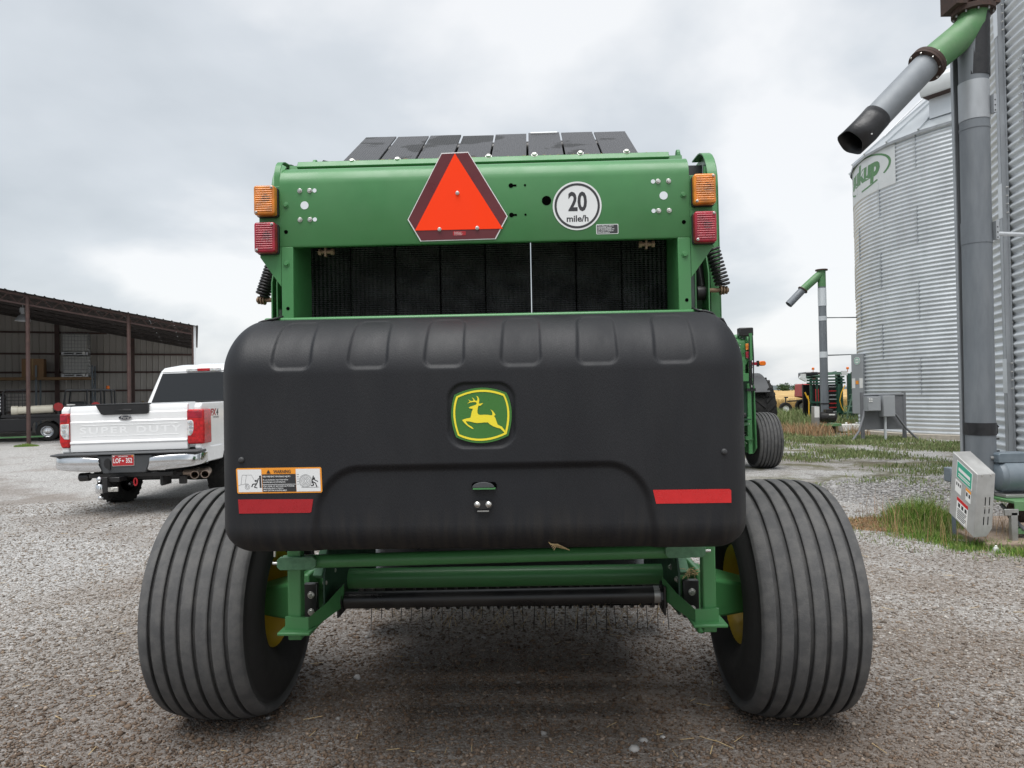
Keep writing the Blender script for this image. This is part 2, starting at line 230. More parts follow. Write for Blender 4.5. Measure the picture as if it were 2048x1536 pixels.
def ground_mat():
    m, t, b = node_mat('gravel')
    tc = N(t, 'ShaderNodeTexCoord'); V = tc.outputs['Object']
    def noise(s, d=5, r=.6, dist=0):
        n = N(t, 'ShaderNodeTexNoise'); n.inputs['Scale'].default_value = s; n.inputs['Detail'].default_value = d; n.inputs['Roughness'].default_value = r; n.inputs['Distortion'].default_value = dist; L(t, V, n.inputs['Vector']); return n.outputs[0]
    def mr(x, a, c, lo=0., hi=1.):
        q = N(t, 'ShaderNodeMapRange'); q.interpolation_type = 'SMOOTHSTEP'; L(t, x, q.inputs[0]); q.inputs[1].default_value = a; q.inputs[2].default_value = c; q.inputs[3].default_value = lo; q.inputs[4].default_value = hi; return q.outputs[0]
    def mth(op, a, c=None):
        q = N(t, 'ShaderNodeMath', operation=op)
        for i, v in enumerate((a, c)):
            if v is None: continue
            if isinstance(v, (int, float)): q.inputs[i].default_value = v
            else: L(t, v, q.inputs[i])
        return q.outputs[0]
    def mix(f, a, c, bt='MIX'):
        q = N(t, 'ShaderNodeMix', data_type='RGBA', blend_type=bt)
        if isinstance(f, float): q.inputs[0].default_value = f
        else: L(t, f, q.inputs[0])
        for s, v in ((6, a), (7, c)):
            if isinstance(v, tuple): q.inputs[s].default_value = rgba(v)
            else: L(t, v, q.inputs[s])
        return q.outputs[2]
    def voro(s, feat='F1'):
        v = N(t, 'ShaderNodeTexVoronoi', feature=feat); v.inputs['Scale'].default_value = s; L(t, V, v.inputs['Vector']); return v
    v1 = voro(105); v2 = voro(42)
    def cell(v, stops):
        s = N(t, 'ShaderNodeSeparateColor'); L(t, v.outputs['Color'], s.inputs[0]); r = N(t, 'ShaderNodeValToRGB'); L(t, s.outputs[0], r.inputs[0])
        el = r.color_ramp.elements; el[0].color = rgba(stops[0][1]); el[0].position = stops[0][0]; el[1].color = rgba(stops[-1][1]); el[1].position = stops[-1][0]
        for p, c in stops[1:-1]: q = el.new(p); q.color = rgba(c)
        return r.outputs[0]
    c1 = cell(v1, [(0, (.18, .173, .165)), (.35, (.345, .335, .322)), (.65, (.465, .455, .44)), (.9, (.59, .58, .565)), (1, (.77, .76, .75))])
    c2 = cell(v2, [(0, (.19, .18, .17)), (.5, (.395, .385, .37)), (.85, (.505, .495, .48)), (1, (.69, .68, .67))])
    col = mix(mr(noise(9, 3), .47, .58), c1, c2)
    # brown fines worked into the stone
    brown = mix(noise(130, 3), (.115, .084, .063), (.25, .195, .150))
    sp = N(t, 'ShaderNodeSeparateXYZ'); L(t, V, sp.inputs[0])
    near = mr(sp.outputs[1], 3.0, 7.5, 1., 0.)
    fines = mth('ADD', mr(noise(.55, 6, .6, .5), .47, .66, 0, .5), mth('MULTIPLY', near, .50))
    fines = mth('MULTIPLY', fines, mr(noise(38, 4), .34, .62, .45, 1.15))
    col = mix(fines, col, brown)
    # brown damp patch under and before the machine, its shade painted into it
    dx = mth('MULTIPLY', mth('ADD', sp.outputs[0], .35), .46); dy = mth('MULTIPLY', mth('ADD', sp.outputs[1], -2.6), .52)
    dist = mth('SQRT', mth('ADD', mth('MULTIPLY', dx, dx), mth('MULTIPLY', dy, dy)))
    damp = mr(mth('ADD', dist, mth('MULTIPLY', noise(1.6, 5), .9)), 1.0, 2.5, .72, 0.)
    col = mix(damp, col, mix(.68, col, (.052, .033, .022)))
    stain = mr(noise(1.1, 4, .6, .4), .60, .72, 0, .4)
    col = mix(mth('MULTIPLY', stain, near), col, (.11, .062, .032))
    # wheel tracks across the yard
    wv = N(t, 'ShaderNodeTexWave'); wv.bands_direction = 'DIAGONAL'; wv.inputs['Scale'].default_value = .10; wv.inputs['Distortion'].default_value = 6.5; wv.inputs['Detail'].default_value = 3; wv.inputs['Detail Scale'].default_value = .5; L(t, V, wv.inputs['Vector'])
    col = mix(mth('MULTIPLY', mr(wv.outputs[0], .70, .97, 0, .5), mr(noise(.8), .36, .56)), col, (.17, .135, .108))
    # soil and thin green growth towards the bins
    reg = mth('MULTIPLY', mr(mth('ADD', sp.outputs[0], mth('MULTIPLY', sp.outputs[1], .12)), 4.9, 6.6), mr(sp.outputs[1], 8.5, 12.))
    gm = mth('MULTIPLY', reg, mr(noise(.9, 6, .65, .3), .46, .60, 0, .85))
    soil = mix(noise(14, 5), (.085, .075, .04), (.17, .165, .075))
    col = mix(gm, col, soil)
    dm = mth('MULTIPLY', reg, mr(noise(.5, 5, .6, .8), .56, .64, 0, .6)); col = mix(dm, col, (.10, .082, .066))
    far = mr(sp.outputs[1], 22., 30.); farr = mth('MULTIPLY', far, mr(sp.outputs[0], 3., 7.))
    col = mix(farr, col, mix(noise(2.5, 6), (.085, .10, .032), (.20, .18, .075)))
    far2 = mr(sp.outputs[1], 75., 110.); col = mix(far2, col, mix(noise(.05, 4), (.10, .12, .04), (.24, .2, .09)))
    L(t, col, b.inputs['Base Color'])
    b.inputs['Roughness'].default_value = .9; b.inputs['Specular IOR Level'].default_value = .25
    hgt = mth('ADD', mth('MULTIPLY', v1.outputs['Distance'], -1.), mth('ADD', mth('MULTIPLY', v2.outputs['Distance'], -.8), mth('MULTIPLY', noise(60, 4), .8)))
    bp = N(t, 'ShaderNodeBump'); bp.inputs['Strength'].default_value = .8; bp.inputs['Distance'].default_value = .012; L(t, hgt, bp.inputs['Height']); L(t, bp.outputs[0], b.inputs['Normal'])
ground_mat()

# ------------------------------------------------------------------ mesh helpers
def basis(d):
    d = Vector(d).normalized(); a = Vector((0, 0, 1)) if abs(d.z) < .9 else Vector((1, 0, 0))
    u = d.cross(a).normalized(); return u, d.cross(u).normalized()
class MB:
    def __init__(s): s.v = []; s.f = []
    def add(s, V, F):
        o = len(s.v); s.v += [tuple(p) for p in V]; s.f += [tuple(i + o for i in q) for q in F]; return s
    def box(s, x0, x1, y0, y1, z0, z1):
        return s.add([(x0, y0, z0), (x1, y0, z0), (x1, y1, z0), (x0, y1, z0), (x0, y0, z1), (x1, y0, z1), (x1, y1, z1), (x0, y1, z1)],
                     [(0, 3, 2, 1), (4, 5, 6, 7), (0, 1, 5, 4), (1, 2, 6, 5), (2, 3, 7, 6), (3, 0, 4, 7)])
    def obox(s, o, A, B, C):
        o, A, B, C = map(Vector, (o, A, B, C))
        return s.add([o, o + A, o + A + B, o + B, o + C, o + A + C, o + A + B + C, o + B + C],
                     [(0, 3, 2, 1), (4, 5, 6, 7), (0, 1, 5, 4), (1, 2, 6, 5), (2, 3, 7, 6), (3, 0, 4, 7)])
    def beam(s, p, q, w, h=None, up=(0, 0, 1)):
        h = h or w; p, q = Vector(p), Vector(q); d = (q - p); u = d.cross(Vector(up))
        if u.length < 1e-6: u = d.cross(Vector((1, 0, 0)))
        u.normalize(); n = u.cross(d).normalized()
        return s.obox(p - u * w / 2 - n * h / 2, u * w, d, n * h)
    def cyl(s, p, q, r, r2=None, n=16, cap=True):
        p, q = Vector(p), Vector(q); r2 = r if r2 is None else r2; u, w = basis(q - p); V = []
        for k in range(n):
            a = 2 * pi * k / n; e_ = u * cos(a) + w * sin(a); V.append(p + e_ * r); V.append(q + e_ * r2)
        F = [(2 * k, 2 * k + 1, (2 * k + 3) % (2 * n), (2 * k + 2) % (2 * n)) for k in range(n)]
        if cap: F += [tuple(range(0, 2 * n, 2)), tuple(range(2 * n - 1, 0, -2))]
        return s.add(V, F)
    def hollow(s, p, q, r, ri, n=24):
        p, q = Vector(p), Vector(q); u, w = basis(q - p); V = []
        for k in range(n):
            a = 2 * pi * k / n; e_ = u * cos(a) + w * sin(a); V += [p + e_ * r, q + e_ * r, q + e_ * ri, p + e_ * ri]
        F = []
        for k in range(n):
            a, c = 4 * k, 4 * ((k + 1) % n)
            for i in range(4): j = (i + 1) % 4; F.append((a + i, a + j, c + j, c + i))
        return s.add(V, F)
    def tube(s, pts, r, n=8, cap=True):
        pts = [Vector(p) for p in pts]; V = []; F = []; u = None
        for i, p in enumerate(pts):
            d = (pts[min(i + 1, len(pts) - 1)] - pts[max(i - 1, 0)]).normalized()
            if u is None: u, w = basis(d)
            else: u = (u - d * u.dot(d)).normalized(); w = d.cross(u)
            rad = r[i] if isinstance(r, (list, tuple)) else r
            for k in range(n): a = 2 * pi * k / n; V.append(p + (u * cos(a) + w * sin(a)) * rad)
        for i in range(len(pts) - 1):
            for k in range(n): F.append((i * n + k, i * n + (k + 1) % n, (i + 1) * n + (k + 1) % n, (i + 1) * n + k))
        if cap: F += [tuple(range(n - 1, -1, -1)), tuple(range((len(pts) - 1) * n, len(pts) * n))]
        return s.add(V, F)
    def prism(s, poly, plane, a, b):
        f = {'xz': lambda p, t_: (p[0], t_, p[1]), 'yz': lambda p, t_: (t_, p[0], p[1]), 'xy': lambda p, t_: (p[0], p[1], t_)}[plane]
        n = len(poly); V = [f(p, a) for p in poly] + [f(p, b) for p in poly]
        return s.add(V, [tuple(range(n)), tuple(range(2 * n - 1, n - 1, -1))] + [(k, (k + 1) % n, n + (k + 1) % n, n + k) for k in range(n)])
    def strip(s, path, plane, a, b, th):
        """a bent sheet: open polyline in a plane, extruded a..b, thickness th"""
        pts = [Vector((p[0], p[1])) for p in path]; off = []
        for i, p in enumerate(pts):
            d = (pts[min(i + 1, len(pts) - 1)] - pts[max(i - 1, 0)]).normalized(); off.append(p + Vector((-d.y, d.x)) * th)
        return s.prism([tuple(p) for p in pts] + [tuple(p) for p in reversed(off)], plane, a, b)
    def lathe(s, prof, n=48, axis='x', c=(0, 0, 0), close=False, zmin=None):
        V = []; F = []; m = len(prof)
        for k in range(n):
            a = 2 * pi * k / n
            for (x, r) in prof:
                p = {'x': (x, r * sin(a), -r * cos(a)), 'y': (r * sin(a), x, -r * cos(a)), 'z': (r * cos(a), r * sin(a), x)}[axis]
                p = (p[0] + c[0], p[1] + c[1], p[2] + c[2])
                if zmin is not None and p[2] < zmin: p = (p[0], p[1], zmin)
                V.append(p)
        for k in range(n):
            k2 = (k + 1) % n
            for i in range(m - 1): F.append((k * m + i, k * m + i + 1, k2 * m + i + 1, k2 * m + i))
            if close: F.append((k * m + m - 1, k * m, k2 * m, k2 * m + m - 1))
        return s.add(V, F)
    def text(s, key, o, U, Vv, size, sxs=1.0):
        vs_, fs = TXT[key]; o, U, Vv = Vector(o), Vector(U), Vector(Vv)
        return s.add([o + U * (x * size * sxs) + Vv * (y * size) for x, y, z in vs_], fs)
    def build(s, name, mat, parent=None, bevel=0., smooth=35, seg=2, kind=None, recalc=True):
        me = bpy.data.meshes.new(name); me.from_pydata(s.v, [], s.f)
        if recalc:
            bm = bmesh.new(); bm.from_mesh(me); bmesh.ops.recalc_face_normals(bm, faces=bm.faces); bm.to_mesh(me); bm.free()
        return mesh_obj(name, me, mat, parent, bevel, smooth, seg, kind)
def mesh_obj(name, me, mat, parent=None, bevel=0., smooth=35, seg=2, kind=None):
    if mat and not me.materials: me.materials.append(MATS[mat])
    if smooth:
        me.polygons.foreach_set('use_smooth', [True] * len(me.polygons)); me.set_sharp_from_angle(angle=radians(smooth))
    o = bpy.data.objects.new(name, me); COL.objects.link(o)
    if parent: o.parent = parent
    if bevel:
        md = o.modifiers.new('bevel', 'BEVEL'); md.width = bevel; md.segments = seg; md.limit_method = 'ANGLE'; md.angle_limit = radians(40)
    if kind: o['kind'] = kind
    return o
def np_obj(name, V, F, mat, kind='stuff', smooth=False, parent=None):
    me = bpy.data.meshes.new(name); V = np.asarray(V, np.float32); F = np.asarray(F, np.int32); k = F.shape[1]
    me.vertices.add(len(V)); me.vertices.foreach_set('co', V.ravel()); me.loops.add(F.size); me.loops.foreach_set('vertex_index', F.ravel())
    me.polygons.add(len(F)); me.polygons.foreach_set('loop_start', np.arange(0, F.size, k, dtype=np.int32)); me.polygons.foreach_set('loop_total', np.full(len(F), k, np.int32))
    if smooth: me.polygons.foreach_set('use_smooth', np.ones(len(F), bool))
    me.update(calc_edges=True); me.validate(); me.materials.append(MATS[mat])
    o = bpy.data.objects.new(name, me); COL.objects.link(o)
    if parent: o.parent = parent
    if kind: o['kind'] = kind
    return o
def inst(o, name, parent, loc=(0, 0, 0), rot=(0, 0, 0), scale=None):
    c = o.copy(); c.name = name; COL.objects.link(c); c.parent = parent; c.location = loc; c.rotation_euler = rot
    if scale: c.scale = scale
    return c
def tag(o, label, cat, group=None):
    o['label'] = label; o['category'] = cat
    if group: o['group'] = group
    return o
def thing(name, label, cat, loc=(0, 0, 0), rotz=0., group=None):
    o = bpy.data.objects.new(name, None); COL.objects.link(o); o.location = loc; o.rotation_euler = (0, 0, rotz); o.empty_display_size = .3
    return tag(o, label, cat, group)
def arc(c, r, a0, a1, n):
    return [(c[0] + r * cos(radians(a0 + (a1 - a0) * k / n)), c[1] + r * sin(radians(a0 + (a1 - a0) * k / n))) for k in range(n + 1)]
def rrect(x0, x1, z0, z1, r, n=4):
    return arc((x1 - r, z1 - r), r, 0, 90, n) + arc((x0 + r, z1 - r), r, 90, 180, n) + arc((x0 + r, z0 + r), r, 180, 270, n) + arc((x1 - r, z0 + r), r, 270, 360, n)
def ss(x): x = max(0., min(1., x)); return x * x * (3 - 2 * x)
# ------------------------------------------------------------------ ground, field, hills
def gz(x, y):
    z = -.09 * ss((-x - 2.1) / 2.6)
    d = hypot((x - 6.0) / 1.5, (y - 9.9) / 1.6); z += .16 * ss(1.25 - d) if d < 1.25 else 0
    z += .012 * sin(x * .9 + 1.3) * sin(y * .7) * ss((abs(x) + abs(y - 3.4) - 3) / 4)
    return z
def axis_pts(lo, hi, fine0, fine1, step, grow=1.18):
    p = list(np.arange(fine0, fine1 + 1e-6, step)); s_ = step; x = p[-1]
    while x < hi: s_ *= grow; x += s_; p.append(x)
    s_ = step; x = p[0]
    while x > lo: s_ *= grow; x -= s_; p.insert(0, x)
    return p
gx = axis_pts(-3500, 3500, -9, 14, .3); gy = axis_pts(-200, 5000, 0, 26, .3)
V = [(x, y, gz(x, y)) for y in gy for x in gx]; n = len(gx)
F = [(j * n + i, j * n + i + 1, (j + 1) * n + i + 1, (j + 1) * n + i) for j in range(len(gy) - 1) for i in range(n - 1)]
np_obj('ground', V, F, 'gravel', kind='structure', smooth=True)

# ripe grain field beyond the yard: a standing crop, 0.75 m high, with drill rows and ragged top
wheat = MATS['wheat']
xs = np.linspace(-40, 420, 120); ys = np.concatenate([np.linspace(56, 120, 60), np.linspace(125, 700, 60)])
XX, YY = np.meshgrid(xs, ys); ZZ = .68 + .10 * np.sin(YY * .35 + XX * .05) * np.sin(XX * .21) + RNG.normal(0, .05, XX.shape)
ZZ[0, :] = 0
V = np.stack([XX, YY, ZZ], -1).reshape(-1, 3); nx = len(xs)
F = [(j * nx + i, j * nx + i + 1, (j + 1) * nx + i + 1, (j + 1) * nx + i) for j in range(len(ys) - 1) for i in range(nx - 1)]
m, t, b = node_mat('crop')
tcn = N(t, 'ShaderNodeTexCoord'); nz = N(t, 'ShaderNodeTexNoise'); nz.inputs['Scale'].default_value = .35; nz.inputs['Detail'].default_value = 10; nz.inputs['Roughness'].default_value = .7; L(t, tcn.outputs['Object'], nz.inputs['Vector'])
rp = N(t, 'ShaderNodeValToRGB'); rp.color_ramp.elements[0].color = (.34, .20, .065, 1); rp.color_ramp.elements[1].color = (.60, .42, .17, 1); rp.color_ramp.elements[0].position = .35; rp.color_ramp.elements[1].position = .65
L(t, nz.outputs[0], rp.inputs[0]); L(t, rp.outputs[0], b.inputs['Base Color']); b.inputs['Roughness'].default_value = .95
np_obj('field', V, F, 'crop', kind='structure', smooth=True)

# low far ridge
xs = np.linspace(-1500, 2600, 220)
prof = 9 + 5 * np.sin(xs * .004) + 3 * np.sin(xs * .013 + 1) + 1.2 * np.sin(xs * .05)
V = []
for i, x in enumerate(xs):
    V += [(x, 1480, -2), (x, 1640, prof[i] * .8), (x, 1800, prof[i]), (x, 2600, -2)]
F = [(4 * i + k, 4 * i + 4 + k, 4 * i + 5 + k, 4 * i + 1 + k) for i in range(len(xs) - 1) for k in range(3)]
np_obj('hills', V, F, 'hill', kind='structure', smooth=True)
def far_tree(loc, w, h, seed, label, n=900, group=None):
    rg = np.random.default_rng(seed)
    T = thing('far_tree', label, 'tree', loc, group=group)
    mb = MB(); mb.cyl((0, 0, -.3), (0, 0, h * .5), w * .05, w * .03, 8)
    for k in range(5):
        a = k * 1.26 + seed; mb.cyl((0, 0, h * (.25 + .05 * k)), (cos(a) * w * .3, sin(a) * w * .3, h * (.5 + .07 * k)), w * .022, w * .008, 6)
    mb.build('trunk', 'bark', T)
    cl = [(rg.normal(0, w * .2), rg.normal(0, w * .2), h * rg.uniform(.35, .88), w * rg.uniform(.16, .30)) for _ in range(11)]
    Vl = []; Fl = []
    for k in range(n):
        c = cl[k % len(cl)]; d = rg.normal(0, 1, 3); d /= np.linalg.norm(d); p = np.array(c[:3]) + d * c[3] * rg.uniform(.55, 1.08)
        u = rg.normal(0, 1, 3); u /= np.linalg.norm(u); w_ = np.cross(u, d); s_ = w * .045 * rg.uniform(.6, 1.4)
        o = len(Vl); Vl += [p - u * s_, p + w_ * s_ * .7, p + u * s_, p - w_ * s_ * .7]; Fl.append((o, o + 1, o + 2, o + 3))
    np_obj('crown', Vl, Fl, 'leaves', kind=None, parent=T)
for (x, y, w, h, sd_, lb) in [(152, 395, 9, 4.2, 1, 'dark round tree on the field horizon, nearest the red machine'), (161, 400, 8, 3.4, 2, 'lower dark tree beside the round one on the horizon'),
                              (146, 410, 6, 2.6, 3, 'small pale tree left of the others on the field horizon')]:
    far_tree((x, y, 0), w, h, sd_, lb, group='trees on the horizon')
# ------------------------------------------------------------------ round baler (the machine in front)
BAL = thing('round_baler', 'large green round baler in front, with black rear pad and two wide ribbed tyres', 'baler', (-.055, 3.45, 0), radians(-1.8))
# shared tyre mesh: seven ribs, rounded shoulders, flattened where it meets the ground
def tyre_profile(R=.54, hw=.228, sec=.252, rim=.220, ribs=7, gw=.018, gd=.026):
    crown = lambda x: R - .034 * (abs(x) / hw) ** 3.0
    pts = [(-hw + .055, rim), (-hw + .03, rim + .012)]
    for a in np.linspace(0, 1, 8): pts.append((-hw + .02 - (sec - hw + .02) * sin(pi * min(1, a * 1.02)) ** .8, rim + .02 + (crown(hw) - .035 - rim - .02) * a))
    x = -hw; w = 2 * hw / ribs
    pts.append((-hw + .004, crown(hw) - .012))
    for k in range(ribs):
        x0 = -hw + k * w + (gw / 2 if k else .01); x1 = -hw + (k + 1) * w - (gw / 2 if k < ribs - 1 else .01)
        if k: pts.append((x0 + .003, crown(x0) - gd))
        pts.append((x0, crown(x0) - .003)); pts.append((x0 + .004, crown(x0 + .004))); pts.append(((x0 + x1) / 2, crown((x0 + x1) / 2) + .001)); pts.append((x1 - .004, crown(x1 - .004))); pts.append((x1, crown(x1) - .003))
        if k < ribs - 1: pts.append((x1 - .003 + .003, crown(x1) - gd))
    mir = [(-px_, r_) for px_, r_ in pts[:11]][::-1]
    return pts + mir
tp = tyre_profile()
mb = MB(); mb.lathe(tp, 120, 'x', zmin=-.528); TYRE = mb.build('tyre', 'rubber', None, smooth=28); TYRE_ME = TYRE.data; bpy.data.objects.remove(TYRE)
mb = MB(); mb.lathe([(.17, .10), (.17, .215), (.19, .229), (.20, .243), (.185, .245), (.16, .227), (-.12, .215), (-.17, .227), (-.19, .245), (-.205, .241), (-.175, .215), (-.14, .20), (-.06, .18), (-.03, .12), (-.02, .0)], 48, 'x')
RIM = mb.build('rim', 'yellow', None); RIM_ME = RIM.data; bpy.data.objects.remove(RIM)
def wheel(parent, x, side, y=0., z=.528, hub='green'):
    w = bpy.data.objects.new('wheel', None); COL.objects.link(w); w.parent = parent; w.location = (x, y, z); w.empty_display_size = .2
    if side < 0: w.rotation_euler = (0, 0, pi)
    mesh_obj('tyre', TYRE_ME, 'rubber', w, smooth=0); mesh_obj('rim', RIM_ME, 'yellow', w, smooth=0)
    mb = MB(); mb.cyl((-.02, 0, 0), (.12, 0, 0), .075, .06, 20); mb.build('hub', hub, w, bevel=.006)
    v = MB(); v.cyl((.17, 0, .15), (.215, 0, .162), .006, n=8); v.build('valve_stem', 'black_metal', w)
    return w
wheel(BAL, -1.30, -1); wheel(BAL, 1.30, 1)

def bolt(parent, x, y, z, r=.009, mat='zinc', name='bolt', d=(0, -1, 0)):
    mb = MB(); d = Vector(d); p = Vector((x, y, z))
    mb.cyl(p, p + d * .003, r * 1.35, n=14); mb.cyl(p + d * .003, p + d * .010, r, r * .93, n=6)
    return mb.build(name, mat, parent, bevel=.0008)

# ---- rear pad: roto-moulded cover, one height-field skin with real recesses
PX, PW, PZ0, PZ1, PYF = -.025, .917, .958, 1.792, -1.055
RS, DS, RT, DT, RB, DB = .115, .13, .215, .26, .10, .12
def sd_rr(x, z, x0, x1, z0, z1, r):
    cx, cz = (x0 + x1) / 2, (z0 + z1) / 2; qx = abs(x - cx) - (x1 - x0) / 2 + r; qz = abs(z - cz) - (z1 - z0) / 2 + r
    return min(max(qx, qz), 0) + hypot(max(qx, 0), max(qz, 0)) - r
UC = [loc_ for loc_ in (-.667, -.404, -.142, .119, .377, .636)]
def arcp(A, M, B, n=10):
    A, M, B = Vector(A), Vector(M), Vector(B); C_ = M * 2 - (A + B) / 2
    return [tuple(A * (1 - t_) ** 2 + C_ * 2 * t_ * (1 - t_) + B * t_ ** 2 for t_ in [0])[0] if False else tuple(A * (1 - k / n) ** 2 + C_ * (2 * (k / n) * (1 - k / n)) + B * (k / n) ** 2) for k in range(n)]
def lz(u, v):   # emblem drawing units -> pad coordinates
    return (-.119 + (u - 128) / 1340 * .204, 1.524 - (v - 165) / 1225 * .187)
def ring4(pts, n=10):
    out = []
    for i in range(4): out += arcp(pts[2 * i], pts[2 * i + 1], pts[(2 * i + 2) % 8], n)
    return [lz(*p) for p in out]
BADGE = ring4([(205, 315), (790, 165), (1365, 290), (1470, 720), (1388, 1235), (800, 1390), (228, 1252), (128, 780)])
def in_poly(x, z, poly):
    c = False; j = len(poly) - 1
    for i in range(len(poly)):
        if (poly[i][1] > z) != (poly[j][1] > z) and x < (poly[j][0] - poly[i][0]) * (z - poly[i][1]) / (poly[j][1] - poly[i][1]) + poly[i][0]: c = not c
        j = i
    return c
def recess(x, z):
    y = 0.
    for c in UC:
        if abs(x - c) < .12 and z > 1.56:
            d = sd_rr(x, z, c - .068 + (z - 1.6) * .05, c + .068 - (z - 1.6) * .02, 1.598, 1.772, .03)
            y = max(y, .0085 * ss(.5 - d / .011))
    w = .035 * ss((1.25 - z) / .3)
    d = sd_rr(x, z, -.565 - w, .53 + w, .60, 1.258 + (x + .02) * .004, .13)
    if abs(d) < .03 or d < 0: y = max(y, .017 * ss(.5 - d / .03))
    d = sd_rr(x, z, -.130, .096, 1.322, 1.540, .06); y = max(y, .0085 * ss(.5 - d / .010))
    d = sd_rr(x, z, -.064, .036, 1.176, 1.206, .014); y = max(y, .016 * ss(.5 - d / .006))
    d = sd_rr(x, z, -.052, .018, 1.112, 1.146, .014); y = max(y, .006 * ss(.5 - d / .006))
    return y
def pad_y(x, z):
    """front surface depth of the pad at x, z"""
    a = max(0, 1 - (PW - abs(x - PX)) / RS); b1 = max(0, 1 - (PZ1 - z) / RT); b2 = max(0, 1 - (z - PZ0) / RB)
    m_ = min(1, sqrt(a * a + b1 * b1 + b2 * b2)); s_ = a * a + b1 * b1 + b2 * b2
    D = (DS * a * a + DT * b1 * b1 + DB * b2 * b2) / s_ if s_ > 1e-9 else 0
    return PYF + D * (1 - sqrt(max(0, 1 - m_ * m_))) + recess(x, z)
nxp, nzp = 380, 230
zs = [PZ0 + RB * (1 - cos(pi / 2 * k / 14)) for k in range(14)] + list(np.linspace(PZ0 + RB, PZ1 - RT, nzp - 14 - 74)) + [PZ1 - RT + RT * sin(pi / 2 * k / 74) for k in range(1, 75)]
V = []; F = []; cols = nxp + 1
for z in zs:
    b1 = max(0, 1 - (PZ1 - z) / RT); b2 = max(0, 1 - (z - PZ0) / RB); q = min(1, max(b1, b2)); hw = PW - RS * (1 - sqrt(max(0, 1 - q * q)))
    for i in range(cols):
        s_ = -1 + 2 * i / nxp
        s_ = s_ if abs(s_) < .86 else math.copysign(.86 + .14 * sin(pi / 2 * (abs(s_) - .86) / .14), s_)
        x = PX + hw * s_; V.append((x, pad_y(x, z), z))
nr = len(zs)
F = [(j * cols + i, j * cols + i + 1, (j + 1) * cols + i + 1, (j + 1) * cols + i) for j in range(nr - 1) for i in range(nxp)]
ring = [i for i in range(cols)] + [j * cols + nxp for j in range(1, nr)] + [(nr - 1) * cols + i for i in range(nxp - 1, -1, -1)] + [j * cols for j in range(nr - 2, 0, -1)]
o = len(V); V += [(V[i][0], max(V[i][1] + .02, -.80), V[i][2]) for i in ring]; k_ = len(ring)
F += [(ring[i], ring[(i + 1) % k_], o + (i + 1) % k_, o + i) for i in range(k_)]
PAD = np_obj('rear_pad', V, F, 'pad', kind=None, smooth=True, parent=BAL)
mb = MB(); mb.strip([(-.80, 1.785), (-.74, 1.80), (-.70, 1.79)], 'yz', -.84, .80, .006); mb.build('pad_seal', 'pad_seal', BAL)
# rucked ends of the seal at both top corners
for sx_, x0 in ((-1, -.80), (1, .765)):
    mb = MB()
    for k in range(7):
        a = k / 6; mb.add([(x0 + sx_ * a * .10, -.86 + .012 * sin(k * 2.1), 1.795 - .055 * a * a + .006 * sin(k * 3.)), (x0 + sx_ * a * .10, -.74, 1.812 - .05 * a * a + .008 * sin(k * 2.3 + 1))], [])
    mb.f = [(2 * k, 2 * k + 2, 2 * k + 3, 2 * k + 1) for k in range(6)]
    so_ = mb.build('seal_fold', 'pad_seal', BAL, smooth=80); md = so_.modifiers.new('s', 'SOLIDIFY'); md.thickness = .006
def on_pad(x, z, lift=.0015): return (x, pad_y(x, z) - lift, z)
def decal(name, poly, mat, parent, lift=.0015, y=None, th=.001):
    mb = MB(); Vv = [(x, (pad_y(x, z) if y is None else y) - lift, z) for x, z in poly]; n = len(poly)
    mb.add(Vv, [tuple(range(n))]); mb.add([(p[0], p[1] + th, p[2]) for p in Vv], [])
    mb.f += [(k, (k + 1) % n, n + (k + 1) % n, n + k) for k in range(n)]
    return mb.build(name, mat, parent, smooth=30)
# emblem
YB = PYF + .0085
EMB = decal('emblem', BADGE, 'badge_green', PAD, lift=.008, y=YB, th=.008)
o1 = ring4([(248, 350), (790, 213), (1312, 318), (1418, 720), (1348, 1198), (790, 1338), (270, 1215), (176, 750)])
i1 = ring4([(285, 378), (790, 258), (1290, 355), (1375, 720), (1312, 1168), (790, 1292), (300, 1185), (218, 750)])
mb = MB(); k_ = len(o1); mb.add([(x, YB - .0095, z) for x, z in o1] + [(x, YB - .0095, z) for x, z in i1], [(k, (k + 1) % k_, k_ + (k + 1) % k_, k_ + k) for k in range(k_)]); mb.build('emblem_border', 'yellow_flat', PAD)
DEER = [(520, 600), (560, 580), (640, 555), (690, 535), (700, 515), (690, 490), (660, 482), (600, 482), (540, 495), (488, 517), (530, 480), (555, 465), (530, 445), (506, 427), (545, 440), (575, 458), (625, 452), (630, 440), (610, 400), (586, 373), (625, 395), (650, 425), (665, 450), (700, 455), (715, 440), (718, 400), (705, 365), (688, 340), (725, 360), (750, 400), (757, 440), (750, 490), (748, 520), (790, 515), (845, 507), (815, 535), (775, 565), (740, 560), (725, 600), (712, 670), (712, 720), (730, 755), (765, 768), (850, 765), (940, 768), (1000, 778), (1040, 778), (1045, 740), (1030, 690), (996, 646), (1050, 680), (1085, 725), (1112, 770), (1080, 795), (1110, 850), (1130, 910), (1155, 985), (1200, 1010), (1250, 1035), (1275, 1070), (1330, 1140), (1305, 1178), (1270, 1130), (1215, 1075), (1140, 1055), (1050, 1020), (980, 975), (940, 935), (860, 935), (780, 942), (700, 945), (640, 935), (580, 920), (520, 905), (450, 902), (470, 940), (510, 985), (570, 1020), (600, 1045), (624, 1077), (580, 1065), (530, 1035), (470, 990), (410, 930), (368, 875), (400, 858), (470, 840), (555, 828), (570, 770), (585, 700), (605, 650), (615, 630), (570, 625), (535, 615)]
mb = MB(); mb.add([(lz(*p)[0], YB - .0095, lz(*p)[1]) for p in DEER], [tuple(range(len(DEER)))]); mb.build('emblem_animal', 'yellow_flat', PAD)
